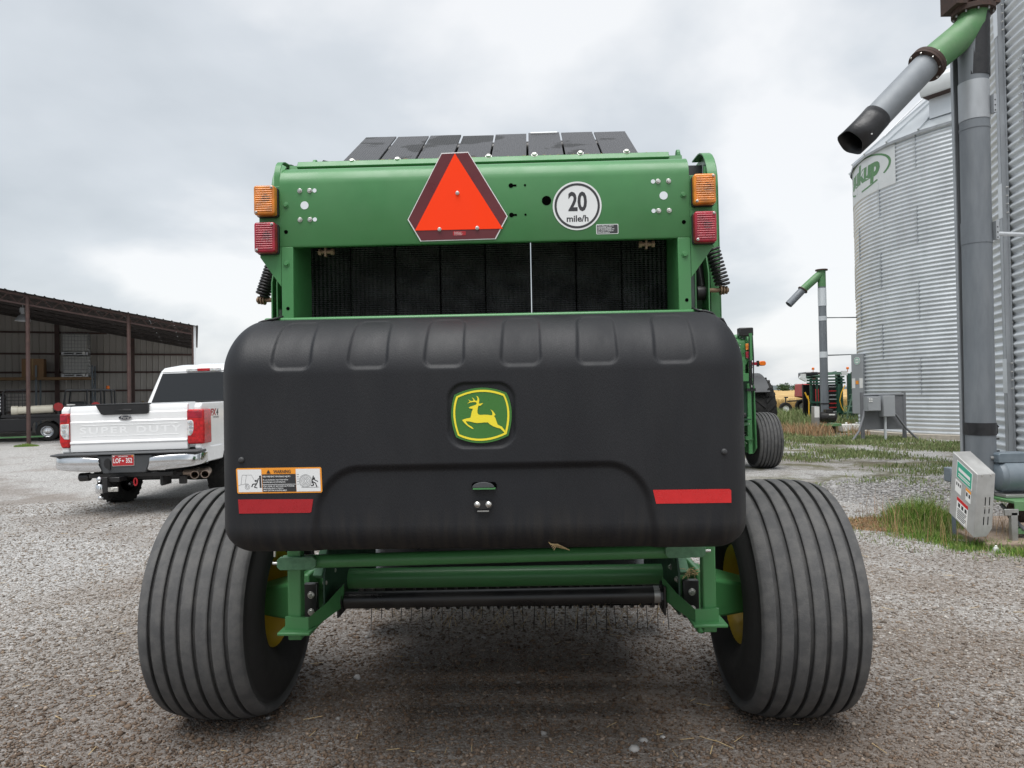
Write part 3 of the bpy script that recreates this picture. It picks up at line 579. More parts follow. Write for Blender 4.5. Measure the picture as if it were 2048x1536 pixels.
# warning label
def quadmap(TL, TR, BL, BR):
    def f(u, v): return tuple((TL[i] * (1 - u) + TR[i] * u) * (1 - v) + (BL[i] * (1 - u) + BR[i] * u) * v for i in range(2))
    return f
q = quadmap((-.857, 1.264), (-.564, 1.264), (-.853, 1.178), (-.561, 1.178))
WL = decal('warning_label', [q(u, v) for u, v in [(.0, .05), (.012, 0), (.988, 0), (1, .05), (1, .95), (.988, 1), (.012, 1), (0, .95)]], 'label_orange', PAD, lift=.0015, y=PYF)
def wq(name, u0, u1, v0, v1, mat, lift=.0025): return decal(name, [q(u0, v0), q(u1, v0), q(u1, v1), q(u0, v1)], mat, PAD, lift=lift, y=PYF, th=.0004)
wq('label_panel', .018, .297, .055, .945, 'sign_white'); wq('label_panel', .700, .982, .055, .945, 'sign_white'); wq('label_panel', .303, .696, .25, .945, 'sign_black')
wq('label_rule', .303, .696, .645, .66, 'sign_white', .003)
mb = MB(); mb.text('warn', (-.698, PYF - .003, q(.5, .155)[1]), (1, 0, 0), (0, 0, 1), .0150, .82)
p = [q(.355, .22), q(.405, .22), q(.38, .07)]; mb.add([(a_, PYF - .003, c_) for a_, c_ in p], [(0, 1, 2)]); mb.build('label_heading', 'sign_black', PAD)
mb = MB()
for k, v, sz in (('w1', .345, .0072), ('w2', .47, .0066), ('w3', .555, .0066), ('w4', .725, .0066), ('w5', .80, .0066), ('w6', .89, .0072)):
    x_, z_ = q(.31, v); mb.text(k, (x_, PYF - .003, z_), (1, 0, 0), (0, 0, 1), sz, .86)
mb.build('label_text', 'sign_white', PAD)
mb = MB()
def lw(pts, w=.0011):
    for A, B in zip(pts[:-1], pts[1:]):
        A, B = Vector(q(*A)), Vector(q(*B)); d = (B - A).normalized(); n_ = Vector((-d.y, d.x)) * w / 2
        mb.add([(c.x, PYF - .003, c.y) for c in (A - n_, B - n_, B + n_, A + n_)], [(0, 1, 2, 3)])
def cir(cu, cv, ru, w=.0009):
    c = Vector(q(cu, cv)); k_ = 24; r_ = ru
    mb.add([(c.x + (r_ + e_) * cos(2 * pi * k / k_), PYF - .003, c.y + (r_ + e_) * sin(2 * pi * k / k_)) for k in range(k_) for e_ in (-w / 2, w / 2)], [(2 * k, 2 * k + 1, (2 * k + 3) % (2 * k_), (2 * k + 2) % (2 * k_)) for k in range(k_)])
for r_ in (.0045, .009, .0135, .018, .0215): cir(.81, .53, r_)
lw([(.76, .78), (.965, .78)]); lw([(.905, .33), (.885, .55), (.925, .62), (.94, .77)], .0035); lw([(.885, .55), (.905, .70), (.87, .72)], .0035); lw([(.895, .45), (.955, .56)], .003); cir(.912, .43, .0018, .003)
for v in (.27, .36, .45, .55, .65): lw([(.71, v), (.735, v)])
lw([(.05, .65), (.07, .27), (.18, .27), (.22, .55)], .0007); lw([(.12, .27), (.10, .62), (.14, .62)], .0007); lw([(.02, .68), (.09, .62), (.12, .7)], .0008); cir(.125, .74, .008, .0008); cir(.125, .74, .004, .0008)
lw([(.255, .45), (.235, .62), (.19, .63), (.175, .74)], .0035); lw([(.235, .62), (.205, .75), (.24, .78)], .003); lw([(.245, .5), (.262, .40)], .003); cir(.228, .50, .0018, .003); lw([(.28, .30), (.28, .78)], .0065)
mb.build('label_pictogram', 'sign_black', PAD, kind='stuff')
# reflective tape
decal('reflective_tape', [(-.851, 1.158), (-.593, 1.156), (-.600, 1.113), (-.606, 1.110), (-.848, 1.110)], 'tape_red', PAD, y=PYF)
decal('reflective_tape', [(.553, 1.172), (.806, 1.172), (.812, 1.168), (.812, 1.126), (.563, 1.126)], 'tape_red_bright', PAD, y=PYF)
# plastic plugs, grab slot, latch bolts
for x_, z_ in ((-.838, 1.292), (.792, 1.296)):
    mb = MB(); mb.lathe([(0, .0105), (-.004, .010), (-.008, .006), (-.009, 0)], 16, 'y', (x_, pad_y(x_, z_), z_)); mb.build('plug', 'pad_seal', PAD)
ys_ = PYF + .014
mb = MB(); mb.prism(rrect(-.055, .03, 1.178, 1.204, .012), 'xz', ys_ - .001, ys_ + .001); mb.build('slot_opening', 'black_hole', PAD)
mb = MB(); mb.prism([(-.048, 1.187)] + [(-.015 + .037 * cos(a_), 1.187 + .018 * sin(a_)) for a_ in np.linspace(pi, 0, 12)], 'xz', PYF - .001, ys_ - .002); mb.build('grab_handle', 'trim_grey', PAD, bevel=.001)
mb = MB(); mb.box(-.05, .026, PYF - .002, ys_, 1.181, 1.186); mb.build('handle_bar', 'green', PAD)
mb = MB(); mb.prism(rrect(-.049, .015, 1.115, 1.143, .013), 'xz', PYF + .003, PYF + .0055); mb.build('latch_plate', 'black_metal', PAD)
for x_ in (-.036, .002):
    mb = MB(); mb.lathe([(0, .0102), (-.003, .010), (-.007, .006), (-.0085, 0)], 16, 'y', (x_, PYF + .003, 1.130)); mb.build('carriage_bolt', 'zinc', PAD)
mb = MB(); mb.box(-.036, .003, PYF - .001, PYF + .006, 1.106, 1.110); mb.build('latch_lip', 'grey_steel', PAD)
mb = MB()
for k in range(7): x_ = .196 + .004 * k; mb.tube([(x_, pad_y(x_, .99) - .002, 1.0 - .006 * k), (x_ + .012, pad_y(x_, .985) - .006, .985), (x_ + .03 + .004 * k, pad_y(x_, .98) - .003, .973 - .002 * k)], .0012, 4)
mb.build('straw_wisp', 'straw', PAD)

# ---- upper gate panel
PY = -.58
prof = [(PY + .03, 2.118), (PY + .004, 2.118), (PY, 2.124), (PY, 2.375)] + [(PY + .085 - .085 * cos(a_), 2.375 + .085 * sin(a_)) for a_ in np.linspace(.15, pi / 2, 8)] + [(PY + .12, 2.472), (PY + .125, 2.492), (PY + .22, 2.515), (PY + .34, 2.56)]
GP = MB(); GP.strip(prof, 'yz', -.866, .80, -.005); PANEL = GP.build('gate_panel', 'green', BAL, smooth=40)
mb = MB(); mb.strip([(PY + .118, 2.476), (PY + .13, 2.497), (PY + .24, 2.522)], 'yz', -.83, .745, .012); mb.build('panel_flange', 'green', PANEL, bevel=.002)
for k in range(7): bolt(PANEL, -.598 + .1947 * k, PY + .132, 2.506 + .0013 * k, .011, d=(0, -.75, .66))
def disc(name, x, z, r, mat, parent, y=PY, th=.0015, n=24):
    mb = MB(); mb.cyl((x, y, z), (x, y - th, z), r, n=n); return mb.build(name, mat, parent)
for x, z in ((-.763, 2.287), (.697, 2.289)): disc('sky_hole_disc', x, z, .0165, 'white_disc', PANEL)  # pale discs painted as the sky showing through holes
for x in (-.782, .718 + .0):
    for z in (2.347, 2.228): bolt(PANEL, x, PY, z, .0075)
for x, w_ in ((-.741, .02), (.676, -.02)):
    for z in (2.347, 2.228): bolt(PANEL, x, PY, z, .0075); disc('sky_hole_disc', x + w_, z, .0085, 'white_disc', PANEL)
disc('panel_hole', .226, 2.281, .019, 'black_hole', PANEL)
for z in (2.346, 2.226):
    mb = MB(); mb.cyl((.083, PY, z), (.083, PY - .0015, z), .0095, n=18); mb.box(.088, .105, PY - .0014, PY, z - .004, z + .004); mb.build('keyhole_slot', 'black_hole', PANEL)
    disc('panel_hole', .140, z, .0045, 'black_hole', PANEL)
for x in (-.841, .776): disc('panel_hole', x, 2.18, .008, 'black_hole', PANEL)
for x in (-.840, .776): bolt(PANEL, x, PY, 2.289, .009, 'green')
# slow-vehicle triangle
SY = PY - .006
hexo = [(-.197, 2.484), (-.088, 2.486), (.068, 2.219), (.018, 2.128), (-.288, 2.126), (-.339, 2.216)]
mb = MB(); mb.prism([(x, z) for x, z in hexo], 'xz', SY - .002, SY); SMV = mb.build('slow_vehicle_sign', 'smv_edge', BAL)
cx_, cz_ = -.135, 2.28
mb = MB(); mb.prism([(cx_ + (x - cx_) * .978, cz_ + (z - cz_) * .978) for x, z in hexo], 'xz', SY - .0035, SY - .002); mb.build('sign_border', 'smv_red', SMV)
mb = MB(); mb.prism([(-.142, 2.480), (.047, 2.169), (-.309, 2.170)], 'xz', SY - .0055, SY - .0035); mb.build('sign_triangle', 'smv_orange', SMV)
mb = MB(); mb.prism(rrect(-.155, -.103, 2.146, 2.163, .002), 'xz', SY - .0045, SY - .0035); mb.build('sign_notice', 'tape_red', SMV)
mb = MB()
for k in range(4): mb.text('d%d' % (k + 1), (-.150, SY - .005, 2.1595 - .0037 * k), (1, 0, 0), (0, 0, 1), .0028, 1.1)
mb.build('notice_text', 'smv_edge', SMV)
for x, z in ((-.134, 2.318), (-.209, 2.172), (-.056, 2.174)): bolt(SMV, x, SY - .0055, z, .006)
# 20 mile/h plate
d = disc('speed_sign', .349, 2.256, .0985, 'sign_white', BAL, y=PY - .001, th=.002, n=64); SPD = d
mb = MB(); mb.hollow((.349, PY - .0028, 2.256), (.349, PY - .0038, 2.256), .0915, .0825, 64); mb.build('sign_ring', 'sign_black', SPD)
mb = MB(); mb.text('20', (.351, PY - .0034, 2.269), (1, 0, 0), (0, 0, 1), .105, .72); mb.text('mileh', (.350, PY - .0034, 2.203), (1, 0, 0), (0, 0, 1), .036, 1.02); mb.build('sign_lettering', 'sign_black', SPD)
mb = MB(); mb.prism(rrect(.424, .513, 2.139, 2.179, .004), 'xz', PY - .0015, PY); DC = mb.build('notice_decal', 'sign_white', BAL)
mb = MB(); mb.prism(rrect(.4265, .5105, 2.1415, 2.1765, .003), 'xz', PY - .002, PY - .0015); mb.build('decal_panel', 'sign_black', DC)
mb = MB()
for k in range(5): mb.text('d%d' % (k + 1), (.429, PY - .0024, 2.172 - .0066 * k), (1, 0, 0), (0, 0, 1), .0068, .92 if k != 2 else .86)
mb.build('decal_text', 'sign_white', DC)
# ---- lamp brackets and lamps
for sx_, xin, xout in ((-1, -.864, -.955), (1, .802, .895)):
    mb = MB(); mb.prism([(xin, 2.37), (xout, 2.37), (xout - sx_ * .004, 2.078), (xin, 1.955)], 'xz', PY + .004, PY + .010); BR = mb.build('lamp_bracket', 'green', BAL, bevel=.0015)
    if sx_ < 0:
        mb = MB(); mb.strip([(PY + .01, 2.36), (PY + .012, 2.41)] + [(PY + .092 - .08 * cos(a_), 2.41 + .085 * sin(a_)) for a_ in np.linspace(.2, 1.4, 5)] + [(PY + .25, 2.515)], 'yz', -.892, -.868, -.004); mb.build('edge_strip', 'green', BAL)
    for (z0, z1, mt, nm) in ((2.238, 2.362, 'amber', 'amber_lamp'), (2.086, 2.213, 'red_lens', 'red_lamp')):
        x0, x1 = sorted((xin + sx_ * .004, xout + sx_ * .002 - 0 * sx_))
        mb = MB(); mb.prism(rrect(x0, x1, z0, z1, .012), 'xz', PY - .014, PY + .004); LP = mb.build(nm, 'black_metal', BAL, bevel=.002)
        mb = MB(); mb.prism(rrect(x0 + .002, x1 - .002, z0 + .002, z1 - .002, .011), 'xz', PY - .050, PY - .014); mb.build('lens', mt, LP, bevel=.007, seg=3)
        mb = MB()
        for k in range(11): zc = z0 + .018 + (z1 - z0 - .036) * k / 10; mb.cyl((x0 + .011, PY - .0488, zc), (x1 - .011, PY - .0488, zc), .0036, n=8)
        mb.build('lens_rib', mt, LP)
        disc('bulb_reflector', (x0 + x1) / 2 + .008, (z0 + z1) / 2 + .006, .017, 'trim_black', LP, y=PY - .0502, th=.0008)
        for (x_, z_) in ((x0 + .013, z0 + .012), (x1 - .013, z1 - .012)): bolt(LP, x_, PY - .050, z_, .0042, name='screw')
# ---- gate uprights
mb = MB(); mb.box(-.862, -.814, PY, PY + .006, 1.68, 2.118); mb.box(-.820, -.814, PY + .006, PY + .26, 1.68, 2.40); mb.box(-.862, -.856, PY + .006, PY + .26, 1.68, 2.40); UL = mb.build('gate_upright', 'green', BAL, bevel=.002)
mb = MB(); mb.box(.750, .80, PY, PY + .006, 1.68, 2.118); mb.box(.750, .756, PY + .006, PY + .26, 1.68, 2.40); mb.box(.794, .80, PY + .006, PY + .26, 1.68, 2.40); UR = mb.build('gate_upright', 'green', BAL, bevel=.002)
for U_, x in ((UL, -.841), (UR, .777)): bolt(U_, x, PY, 2.049, .010, 'green'); disc('panel_hole', x + .004, 1.866, .007, 'black_hole', U_)
mb = MB()
for k in range(46):
    x_ = random.uniform(-.8, .74); y_ = random.choice((-.43, -.40)); a_ = random.uniform(0, 3.1); l_ = random.uniform(.008, .022); mb.tube([(x_, y_, 2.516), (x_ + l_ * cos(a_), y_ + l_ * .4 * sin(a_), 2.519)], .001, 4)
mb.build('chaff', 'straw', BAL, kind='stuff')
mb = MB(); mb.box(-.862, .80, -.78, -.56, 1.66, 1.806); mb.build('gate_cross_beam', 'green', BAL, bevel=.008)
for x in (-.694, .632):
    mb = MB(); mb.box(x - .004, x + .004, -.535, -.515, 2.085, 2.15); mb.cyl((x - .028, -.525, 2.105), (x + .03, -.525, 2.105), .009, n=12); mb.cyl((x + .022, -.525, 2.105), (x + .034, -.525, 2.105), .014, n=6); mb.cyl((x - .03, -.525, 2.105), (x - .018, -.525, 2.105), .014, n=6); mb.build('hinge_clevis', 'zinc_rust', BAL)
# ---- belts
bw = .187; step = .1985; bx0 = -.833
for k in range(8):
    x0 = bx0 + k * step; jz = random.uniform(-.002, .002)
    mb = MB(); x1 = x0 + bw + (.004 if k != 4 else .0078)
    path = [(-.345, 1.62), (-.345 + random.uniform(-.006, .006), 1.95), (-.345, 2.20), (-.33, 2.40), (-.27, 2.50), (-.18, 2.55)]
    mb.strip(path, 'yz', x0, x1, -.008); mb.build('belt', 'belt', BAL, smooth=60)
    mb = MB(); d_ = random.uniform(-.006, .006); mb.strip([(.10, 2.62 + d_), (.35, 2.775 + d_), (.85, 3.075 + d_)], 'yz', x0 - .005, x0 + bw - .006, .009); tb = mb.build('top_belt', 'belt_top', BAL, smooth=60)
    if k == 5: mb = MB(); mb.obox((x0 + .008, .812, 3.064 + d_), (.16, 0, 0), (0, .022, .0132), (0, -.003, .005)); mb.build('belt_lacing', 'sign_white', tb)
for k in range(7):
    if k == 4: continue
    x = bx0 + (k + 1) * step - .075; mb = MB(); mb.box(x, x + .14, -.25, -.242, 1.6, 2.5); mb.build('inner_belt', 'belt', BAL)
for x0, x1 in ((-.87, -.822), (.735, .81)): mb = MB(); mb.box(x0, x1, -.33, -.322, 1.6, 2.5); mb.build('gap_light_block', 'black_metal', BAL)  # added black strips that shut out the bright gaps beside the belts
mb = MB(); mb.cyl((-.84, .93, 3.0), (.76, .93, 3.0), .06, n=24); mb.build('top_roller', 'black_metal', BAL)
mb = MB(); mb.cyl((-.86, -.24, 2.47), (.80, -.24, 2.47), .06, n=24); mb.build('gate_roller', 'black_metal', BAL)
# ---- side structure of the bale chamber
for sx_, xi, xo in ((-1, -.885, -1.0), (1, .825, .985)):
    mb = MB(); mb.prism([(-.33, 1.66), (2.1, 1.1), (2.1, 2.2), (1.35, 2.62), (.55, 2.62), (-.02, 2.50), (-.33, 2.40)], 'yz', xi, xi + sx_ * .008); mb.build('chamber_side', 'green', BAL)
    sh = [(-.34, 1.55), (1.9, 1.0), (1.9, 2.3), (.6, 2.62), (-.08, 2.605)] + [(-.12 - .20 * sin(a_), 2.40 + .20 * cos(a_)) for a_ in np.linspace(.1, pi / 2, 7)]
    mb = MB(); mb.prism(sh, 'yz', xo, xo - sx_ * .012); SH = mb.build('side_shield', 'green', BAL, bevel=.004)
    mb = MB(); edge = [(-.02, 2.605), (-.08, 2.603)] + [(-.12 - .20 * sin(a_), 2.40 + .20 * cos(a_)) for a_ in np.linspace(.1, pi / 2, 9)] + [(-.34, 1.55)]
    mb.strip(edge, 'yz', xo - sx_ * .045, xo - sx_ * .004, .006); mb.build('shield_edge', 'green', SH)
    mb = MB(); mb.prism([(-.32, 2.30), (.25, 2.36), (.25, 2.56), (-.20, 2.575)], 'yz', xi + sx_ * .02, xi + sx_ * .024); mb.build('liner_plate', 'grey_steel', BAL)
    xa_, xb_ = sorted((xi + sx_ * .012, xo - sx_ * .016))
    mb = MB(); mb.box(xa_, xb_, -.10, -.092, 2.34, 2.56); mb.build('inner_shield', 'trim_grey', BAL)
    mb = MB(); mb.box(xa_, xb_, -.26, -.252, 2.02, 2.45); mb.build('inner_shield', 'green', BAL)
    for k in range(3): mb = MB(); xx = xo - sx_ * (.03 + .012 * k); mb.cyl((xx, -.30, 2.30 + .02 * k), (xx, -.30, 2.46 + .015 * k), .006, n=8); mb.cyl((xx - .008, -.30, 2.36 + .03 * k), (xx + .008, -.30, 2.37 + .03 * k), .008, n=6); mb.build('grease_line', 'green', BAL)
    mb = MB(); xe = -.775 if sx_ < 0 else .785; mb.box(xe, xe + .014, -.44, -.38, 2.47, 2.505); mb.cyl((xe, -.41, 2.508), (xe + .014, -.41, 2.508), .022, n=18); mb.build('lift_eye', 'green', BAL, bevel=.002)
    # tension spring, its pin and cylinder
    hx = []; A = Vector((xo - sx_ * .035, -.42, 2.085)); B = Vector((xo + sx_ * .012 - sx_ * .01, -.42, 1.945)) if sx_ < 0 else Vector((.968, -.42, 1.945))
    if sx_ < 0: A = Vector((-.957, -.42, 2.075)); B = Vector((-1.004, -.42, 1.942))
    else: A = Vector((.925, -.42, 2.11))
    ax = (B - A); u_, w_ = basis(ax); nt_ = 11
    for k in range(nt_ * 14 + 1): a_ = 2 * pi * k / 14; hx.append(A + ax * (k / (nt_ * 14)) + (u_ * cos(a_) + w_ * sin(a_)) * .027)
    mb = MB(); mb.tube(hx, .0058, 7); mb.build('tension_spring', 'black_metal', BAL, smooth=80)
    mb = MB(); xp = B.x
    mb.cyl((xp - sx_ * .075, -.42, 1.925), (xp + sx_ * .024, -.42, 1.925), .0095, n=14)
    for k in range(3): xk = xp - sx_ * .012 + sx_ * .012 * k; mb.cyl((xk, -.42, 1.925), (xk + sx_ * .006, -.42, 1.925), .021 - .002 * k, n=18)
    mb.build('spring_pin', 'zinc_rust', BAL)
    for dx_ in (0., .055):
        mb = MB(); xk = (.84 if sx_ > 0 else -.925) + sx_ * dx_ * (1 if sx_ > 0 else .4); mb.prism([(-.47, 1.66), (-.36, 1.66), (-.33, 2.15), (-.40, 2.15), (-.47, 1.99)], 'yz', xk, xk + .006); mb.build('clevis_plate', 'green', BAL, bevel=.001)
    mb = MB(); xk = .872 if sx_ > 0 else -.90; mb.cyl((xk + .012, -.40, 1.94), (xk - .01, -.33, 2.20), .021, n=18); mb.cyl((xk + .012 - .024, -.41, 1.915), (xk + .012 + .024, -.41, 1.915), .03, n=18); mb.build('gate_cylinder', 'black_metal', BAL)
mb = MB(); mb.box(-.88, .82, 1.2, 1.22, .36, 1.75); mb.build('dark_filler_bulkhead', 'black_metal', BAL)  # dark filler plate, carried low to hide the bright ground beyond
for k, (y_, z_) in enumerate(((.15, .86), (.45, .80), (-.28, 1.0), (-.5, 1.02))): mb = MB(); mb.cyl((-.86, y_, z_), (.80, y_, z_), .085, n=20); mb.build('bale_roll', 'black_metal', BAL)
mb = MB(); mb.box(-.86, .80, -.86, -.40, .955, .975); mb.build('gate_floor', 'green_dark', BAL)
mb = MB()
for k in range(9): x = -.75 + .175 * k; mb.beam((x, -.70, .948), (x + .10, -.45, .935), .03, .006)
mb.build('crop_slat', 'rust', BAL)
# ---- rear frame: push bar, posts, brackets
mb = MB(); mb.cyl((-.86, -.60, .838), (.82, -.60, .868), .027, n=20); mb.build('push_bar', 'green', BAL)
for (x0, x1, z0, z1) in ((-.872, -.716, .842, .843), (.664, .82, .8745, .877)):
    mb = MB(); Tq = []; h_ = .0255
    c = .012; mb.prism([(x0 + c, z0 - h_), (x1 - c, z1 - h_), (x1, z1 - h_ + c), (x1, z1 + h_ - c), (x1 - c, z1 + h_), (x0 + c, z0 + h_), (x0, z0 + h_ - c), (x0, z0 - h_ + c)], 'xz', -.648, -.63); mb.build('bar_clamp_plate', 'green_worn', BAL, bevel=.002)
    xe = x0 - .006 if x0 < 0 else x1; mb = MB(); mb.cyl((xe - .012, -.64, z0), (xe + .02, -.64, z0), .006, n=10); mb.build('grease_fitting', 'zinc', BAL)
for sx_, x0, x1, zb in ((-1, -.838, -.784, .532), (1, .810, .862, .552)):
    mb = MB(); mb.box(x0, x1, -.628, -.575, zb, 1.0); PO = mb.build('gate_post', 'green', BAL, bevel=.006)
    zf = zb + .035
    mb = MB(); mb.box(x0 - .025 if sx_ < 0 else x0 - .05, x1 + .05 if sx_ < 0 else x1 + .03, -.68, -.56, zf, zf + .013); mb.build('foot_plate', 'green', BAL, bevel=.004)
    xa, xb, xc = (x0 - .004, x1 + .035, -.686) if sx_ < 0 else (x1 + .004, x0 - .035, .700)
    mb = MB(); low = [(xa, -.645, zf + .013), (xb, -.645, zf + .008), (xc, -.36, zf + .02)]; up = [(xa, -.645, zf + .064), (xb, -.645, zf + .06), ((xb + xc) / 2 - sx_ * 0, -.50, zf + .078), (xc, -.36, zf + .115)]
    th = Vector((0, .012, 0)); low.insert(2, ((xb + xc) / 2, -.50, zf + .012))
    for k in range(3): mb.add([low[k], low[k + 1], up[k + 1], up[k], Vector(low[k]) + th, Vector(low[k + 1]) + th, Vector(up[k + 1]) + th, Vector(up[k]) + th], [(0, 1, 2, 3), (7, 6, 5, 4), (0, 4, 5, 1), (3, 2, 6, 7)] + ([(0, 3, 7, 4)] if k == 0 else []) + ([(1, 5, 6, 2)] if k == 2 else []))
    mb.build('roller_bracket', 'green', BAL)
    # hydraulic block with two bolts, frame side plates and wheel spindle
    pa, pb = (-.824, -.768) if sx_ < 0 else (.766, .830)
    mb = MB(); mb.box(pa, pb, -.47, -.44, .56, .715); BP = mb.build('mount_plate', 'black_metal', BAL, bevel=.003)
    for z_ in (.597, .668): bolt(BP, (pa + pb) / 2 + .003, -.47, z_, .011)
    xs_ = -.745 if sx_ < 0 else .748
    mb = MB(); mb.prism([(-.46, .57), (.5, .50), (.5, .95), (-.30, 1.0), (-.46, .74)], 'yz', xs_, xs_ + .008); FS = mb.build('frame_side', 'green_dark', BAL)
    for y_, z_ in ((-.44, .712), (-.40, .59), (-.30, .73), (-.30, .62)): bolt(FS, xs_ - sx_ * 0, y_, z_, .010, d=(-1 if sx_ > 0 else 1, -.3, 0))
    mb = MB(); mb.beam((xs_ + sx_ * .03, -.42, .73), (xs_ - sx_ * .005, -.25, .99), .045, .035); mb.build('strut', 'green_worn', BAL, bevel=.004)
    xi_ = sx_ * .90; xo_ = sx_ * 1.20
    mb = MB(); mb.add([(xi_, -.20, .46), (xi_, .12, .46), (xi_, .12, .66), (xi_, -.20, .66), (xo_, -.085, .472), (xo_, .07, .472), (xo_, .07, .585), (xo_, -.085, .585)], [(0, 1, 2, 3), (7, 6, 5, 4), (0, 4, 5, 1), (1, 5, 6, 2), (2, 6, 7, 3), (3, 7, 4, 0)]); SPN = mb.build('wheel_spindle', 'green', BAL, bevel=.014)
    mb = MB(); mb.box(min(xi_, xi_ - sx_ * .03), max(xi_, xi_ - sx_ * .03), -.25, .16, .42, .70); mb.build('spindle_flange', 'green', BAL, bevel=.008)
    for z_ in (.635, .488): bolt(BAL, xi_ + sx_ * .004, -.215, z_, .009, d=(sx_, -.3, 0))
    mb = MB(); xl = x0 - .06 if sx_ < 0 else x1 - .01; mb.tube([(xl, -.60, 1.0), (xl + .002, -.60, .90), (xl + .001, -.60, .86)], .005, 8); mb.tube([(xl + .018, -.59, 1.0), (xl + .017, -.59, .89)], .0035, 6); mb.build('latch_rod', 'zinc', BAL)
mb = MB()
for k in range(26): a_ = random.uniform(0, 6.28); x_ = .80 + random.uniform(-.02, .02); z_ = .73 + random.uniform(0, .03); mb.tube([(x_, -.45, z_), (x_ + .028 * cos(a_), -.46, z_ + .02 * sin(a_))], .0011, 4)
mb.build('straw_wisp', 'straw', BAL)
mb = MB(); mb.cyl((-.90, -.06, .630), (.92, -.06, .640), .047, n=28); mb.build('axle_tube', 'green', BAL)
mb = MB(); mb.cyl((-.682, -.34, .608), (.662, -.34, .622), .0365, n=28); mb.build('rear_roller', 'black_metal', BAL)
mb = MB(); mb.cyl((.662, -.34, .622), (.70, -.34, .6224), .0368, n=28); mb.build('roller_sleeve', 'grey_steel', BAL)
for x_ in (-.70, .702): mb = MB(); mb.box(x_ - .004, x_ + .004, -.40, -.29, .55, .67); mb.cyl((x_ - .012, -.34, .612), (x_ + .012, -.34, .614), .05, n=10); mb.build('roller_end', 'black_metal', BAL)
# ---- pickup with tines at the front
PK_Y = .95
mb = MB(); mb.cyl((-.95, PK_Y + .06, .33), (.95, PK_Y + .06, .33), .15, n=28); mb.build('pickup_drum', 'rubber_dark', BAL)
mb = MB(); mb.box(-.88, .82, .12, 1.35, .545, .56); mb.build('sky_light_block', 'black_metal', BAL)  # added plate that keeps sky light off the pickup and darkens it
mb = MB(); mb.hollow((-.008, 0, 0), (.008, 0, 0), .165, .14, 24); SB = mb.build('stripper_band', 'black_metal', BAL); SB.location = (-.90, PK_Y + .06, .33)
for k in range(1, 30): inst(SB, 'stripper_band', BAL, (-.90 + .063 * k, PK_Y + .06, .33))
mb = MB(); mb.tube([(0, 0, .17), (0, -.015, .08), (0, -.03, 0)], .0025, 6); TN = mb.build('tine', 'black_metal', BAL); TN.location = (-.87, PK_Y, .055)
for k in range(1, 30): inst(TN, 'tine', BAL, (-.87 + .063 * k + random.uniform(-.006, .006), PK_Y + random.uniform(-.02, .02), .055 + (0 if k > 13 else .07) + random.uniform(-.008, .008)), (random.uniform(-.06, .06), random.uniform(-.07, .07), 0))
mb = MB()
for k in range(60):
    x_ = random.uniform(-.85, .9); z_ = random.uniform(.15, .24); a_ = random.uniform(-.9, .9); l_ = random.uniform(.04, .12); mb.tube([(x_, PK_Y - .08, z_), (x_ + l_ * .5 * sin(a_), PK_Y - .10, z_ - l_ * .4), (x_ + l_ * sin(a_), PK_Y - .09, z_ - l_ * .9)], .0013, 4)
mb.build('caught_hay', 'straw', BAL, kind='stuff')
mb = MB(); mb.box(-.12, .12, 1.6, 4.2, .62, .78); mb.build('tongue', 'green', BAL, bevel=.02)
mb = MB(); mb.box(-.85, .80, 1.25, 2.0, .75, 1.35); mb.build('front_housing', 'green', BAL, bevel=.05)
mb = MB(); mb.tube([(-.50, .2, 2.60), (-.60, 0, 2.585), (-.70, -.15, 2.575), (-.78, -.25, 2.57)], .013, 8); mb.tube([(-.45, .25, 2.63), (-.55, .05, 2.60), (-.62, -.1, 2.58)], .010, 8); mb.build('hydraulic_hose', 'black_rubber', BAL)
for x0, x1 in ((-.86, -.55), (.50, .80)): mb = MB(); mb.prism([(-.05, 2.50), (.35, 2.62), (.35, 2.56), (-.05, 2.46)], 'yz', x0, x1); mb.build('top_frame', 'green', BAL, bevel=.01)
# ------------------------------------------------------------------ second baler, parked behind the first
B2 = thing('round_baler', 'second green round baler without rear pad, parked behind the front one', 'baler', (3.53, 13.75, 0), 0)
SKIP = ('rear_pad', 'pad_seal', 'seal_fold', 'slow_vehicle_sign', 'speed_sign', 'notice_decal', 'straw_wisp', 'tine', 'stripper_band', 'crop_slat', 'hinge_clevis')
def copy_tree(o, parent):
    c = o.copy(); COL.objects.link(c); c.parent = parent
    for ch in list(o.children): copy_tree(ch, c)
    return c
for ch in list(BAL.children):
    if ch.name.split('.')[0] in SKIP: continue
    copy_tree(ch, B2)
mb = MB(); mb.prism([(-.62, .42), (-.42, .30), (.9, .30), (.9, 1.7), (-.34, 1.9), (-.55, 1.55)], 'yz', .955, .985); mb.build('lower_shield', 'green', B2, bevel=.02)
mb = MB(); mb.beam((.86, -.60, .32), (.86, -.58, 1.62), .07, .06); mb.build('gate_leg', 'green', B2, bevel=.01)
mb = MB(); mb.cyl((.90, -.62, 2.05), (.90, -.62, 2.55), .032, n=16); mb.build('cylinder_barrel', 'green', B2)
mb = MB(); mb.cyl((.90, -.62, 1.55), (.90, -.62, 2.05), .016, n=12); mb.build('cylinder_rod', 'zinc', B2)
mb = MB()
for k in range(3): mb.tube([(.87 + .03 * k, -.63, 2.5), (.86 + .04 * k, -.64, 2.1), (.87 + .03 * k, -.63, 1.62), (.90, -.6, 1.45)], .012, 8)
mb.build('hydraulic_hose', 'black_rubber', B2)
mb = MB(); mb.box(.80, .97, -.64, -.56, 1.48, 1.53); mb.build('lamp_arm', 'black_metal', B2)
mb = MB(); mb.box(.70, .96, -.62, -.45, 2.5, 2.66); mb.build('valve_block', 'black_metal', B2, bevel=.02)
mb = MB(); mb.box(-.9, .92, -.56, -.50, .95, 1.75); mb.build('gate_sheet', 'green_dark', B2)

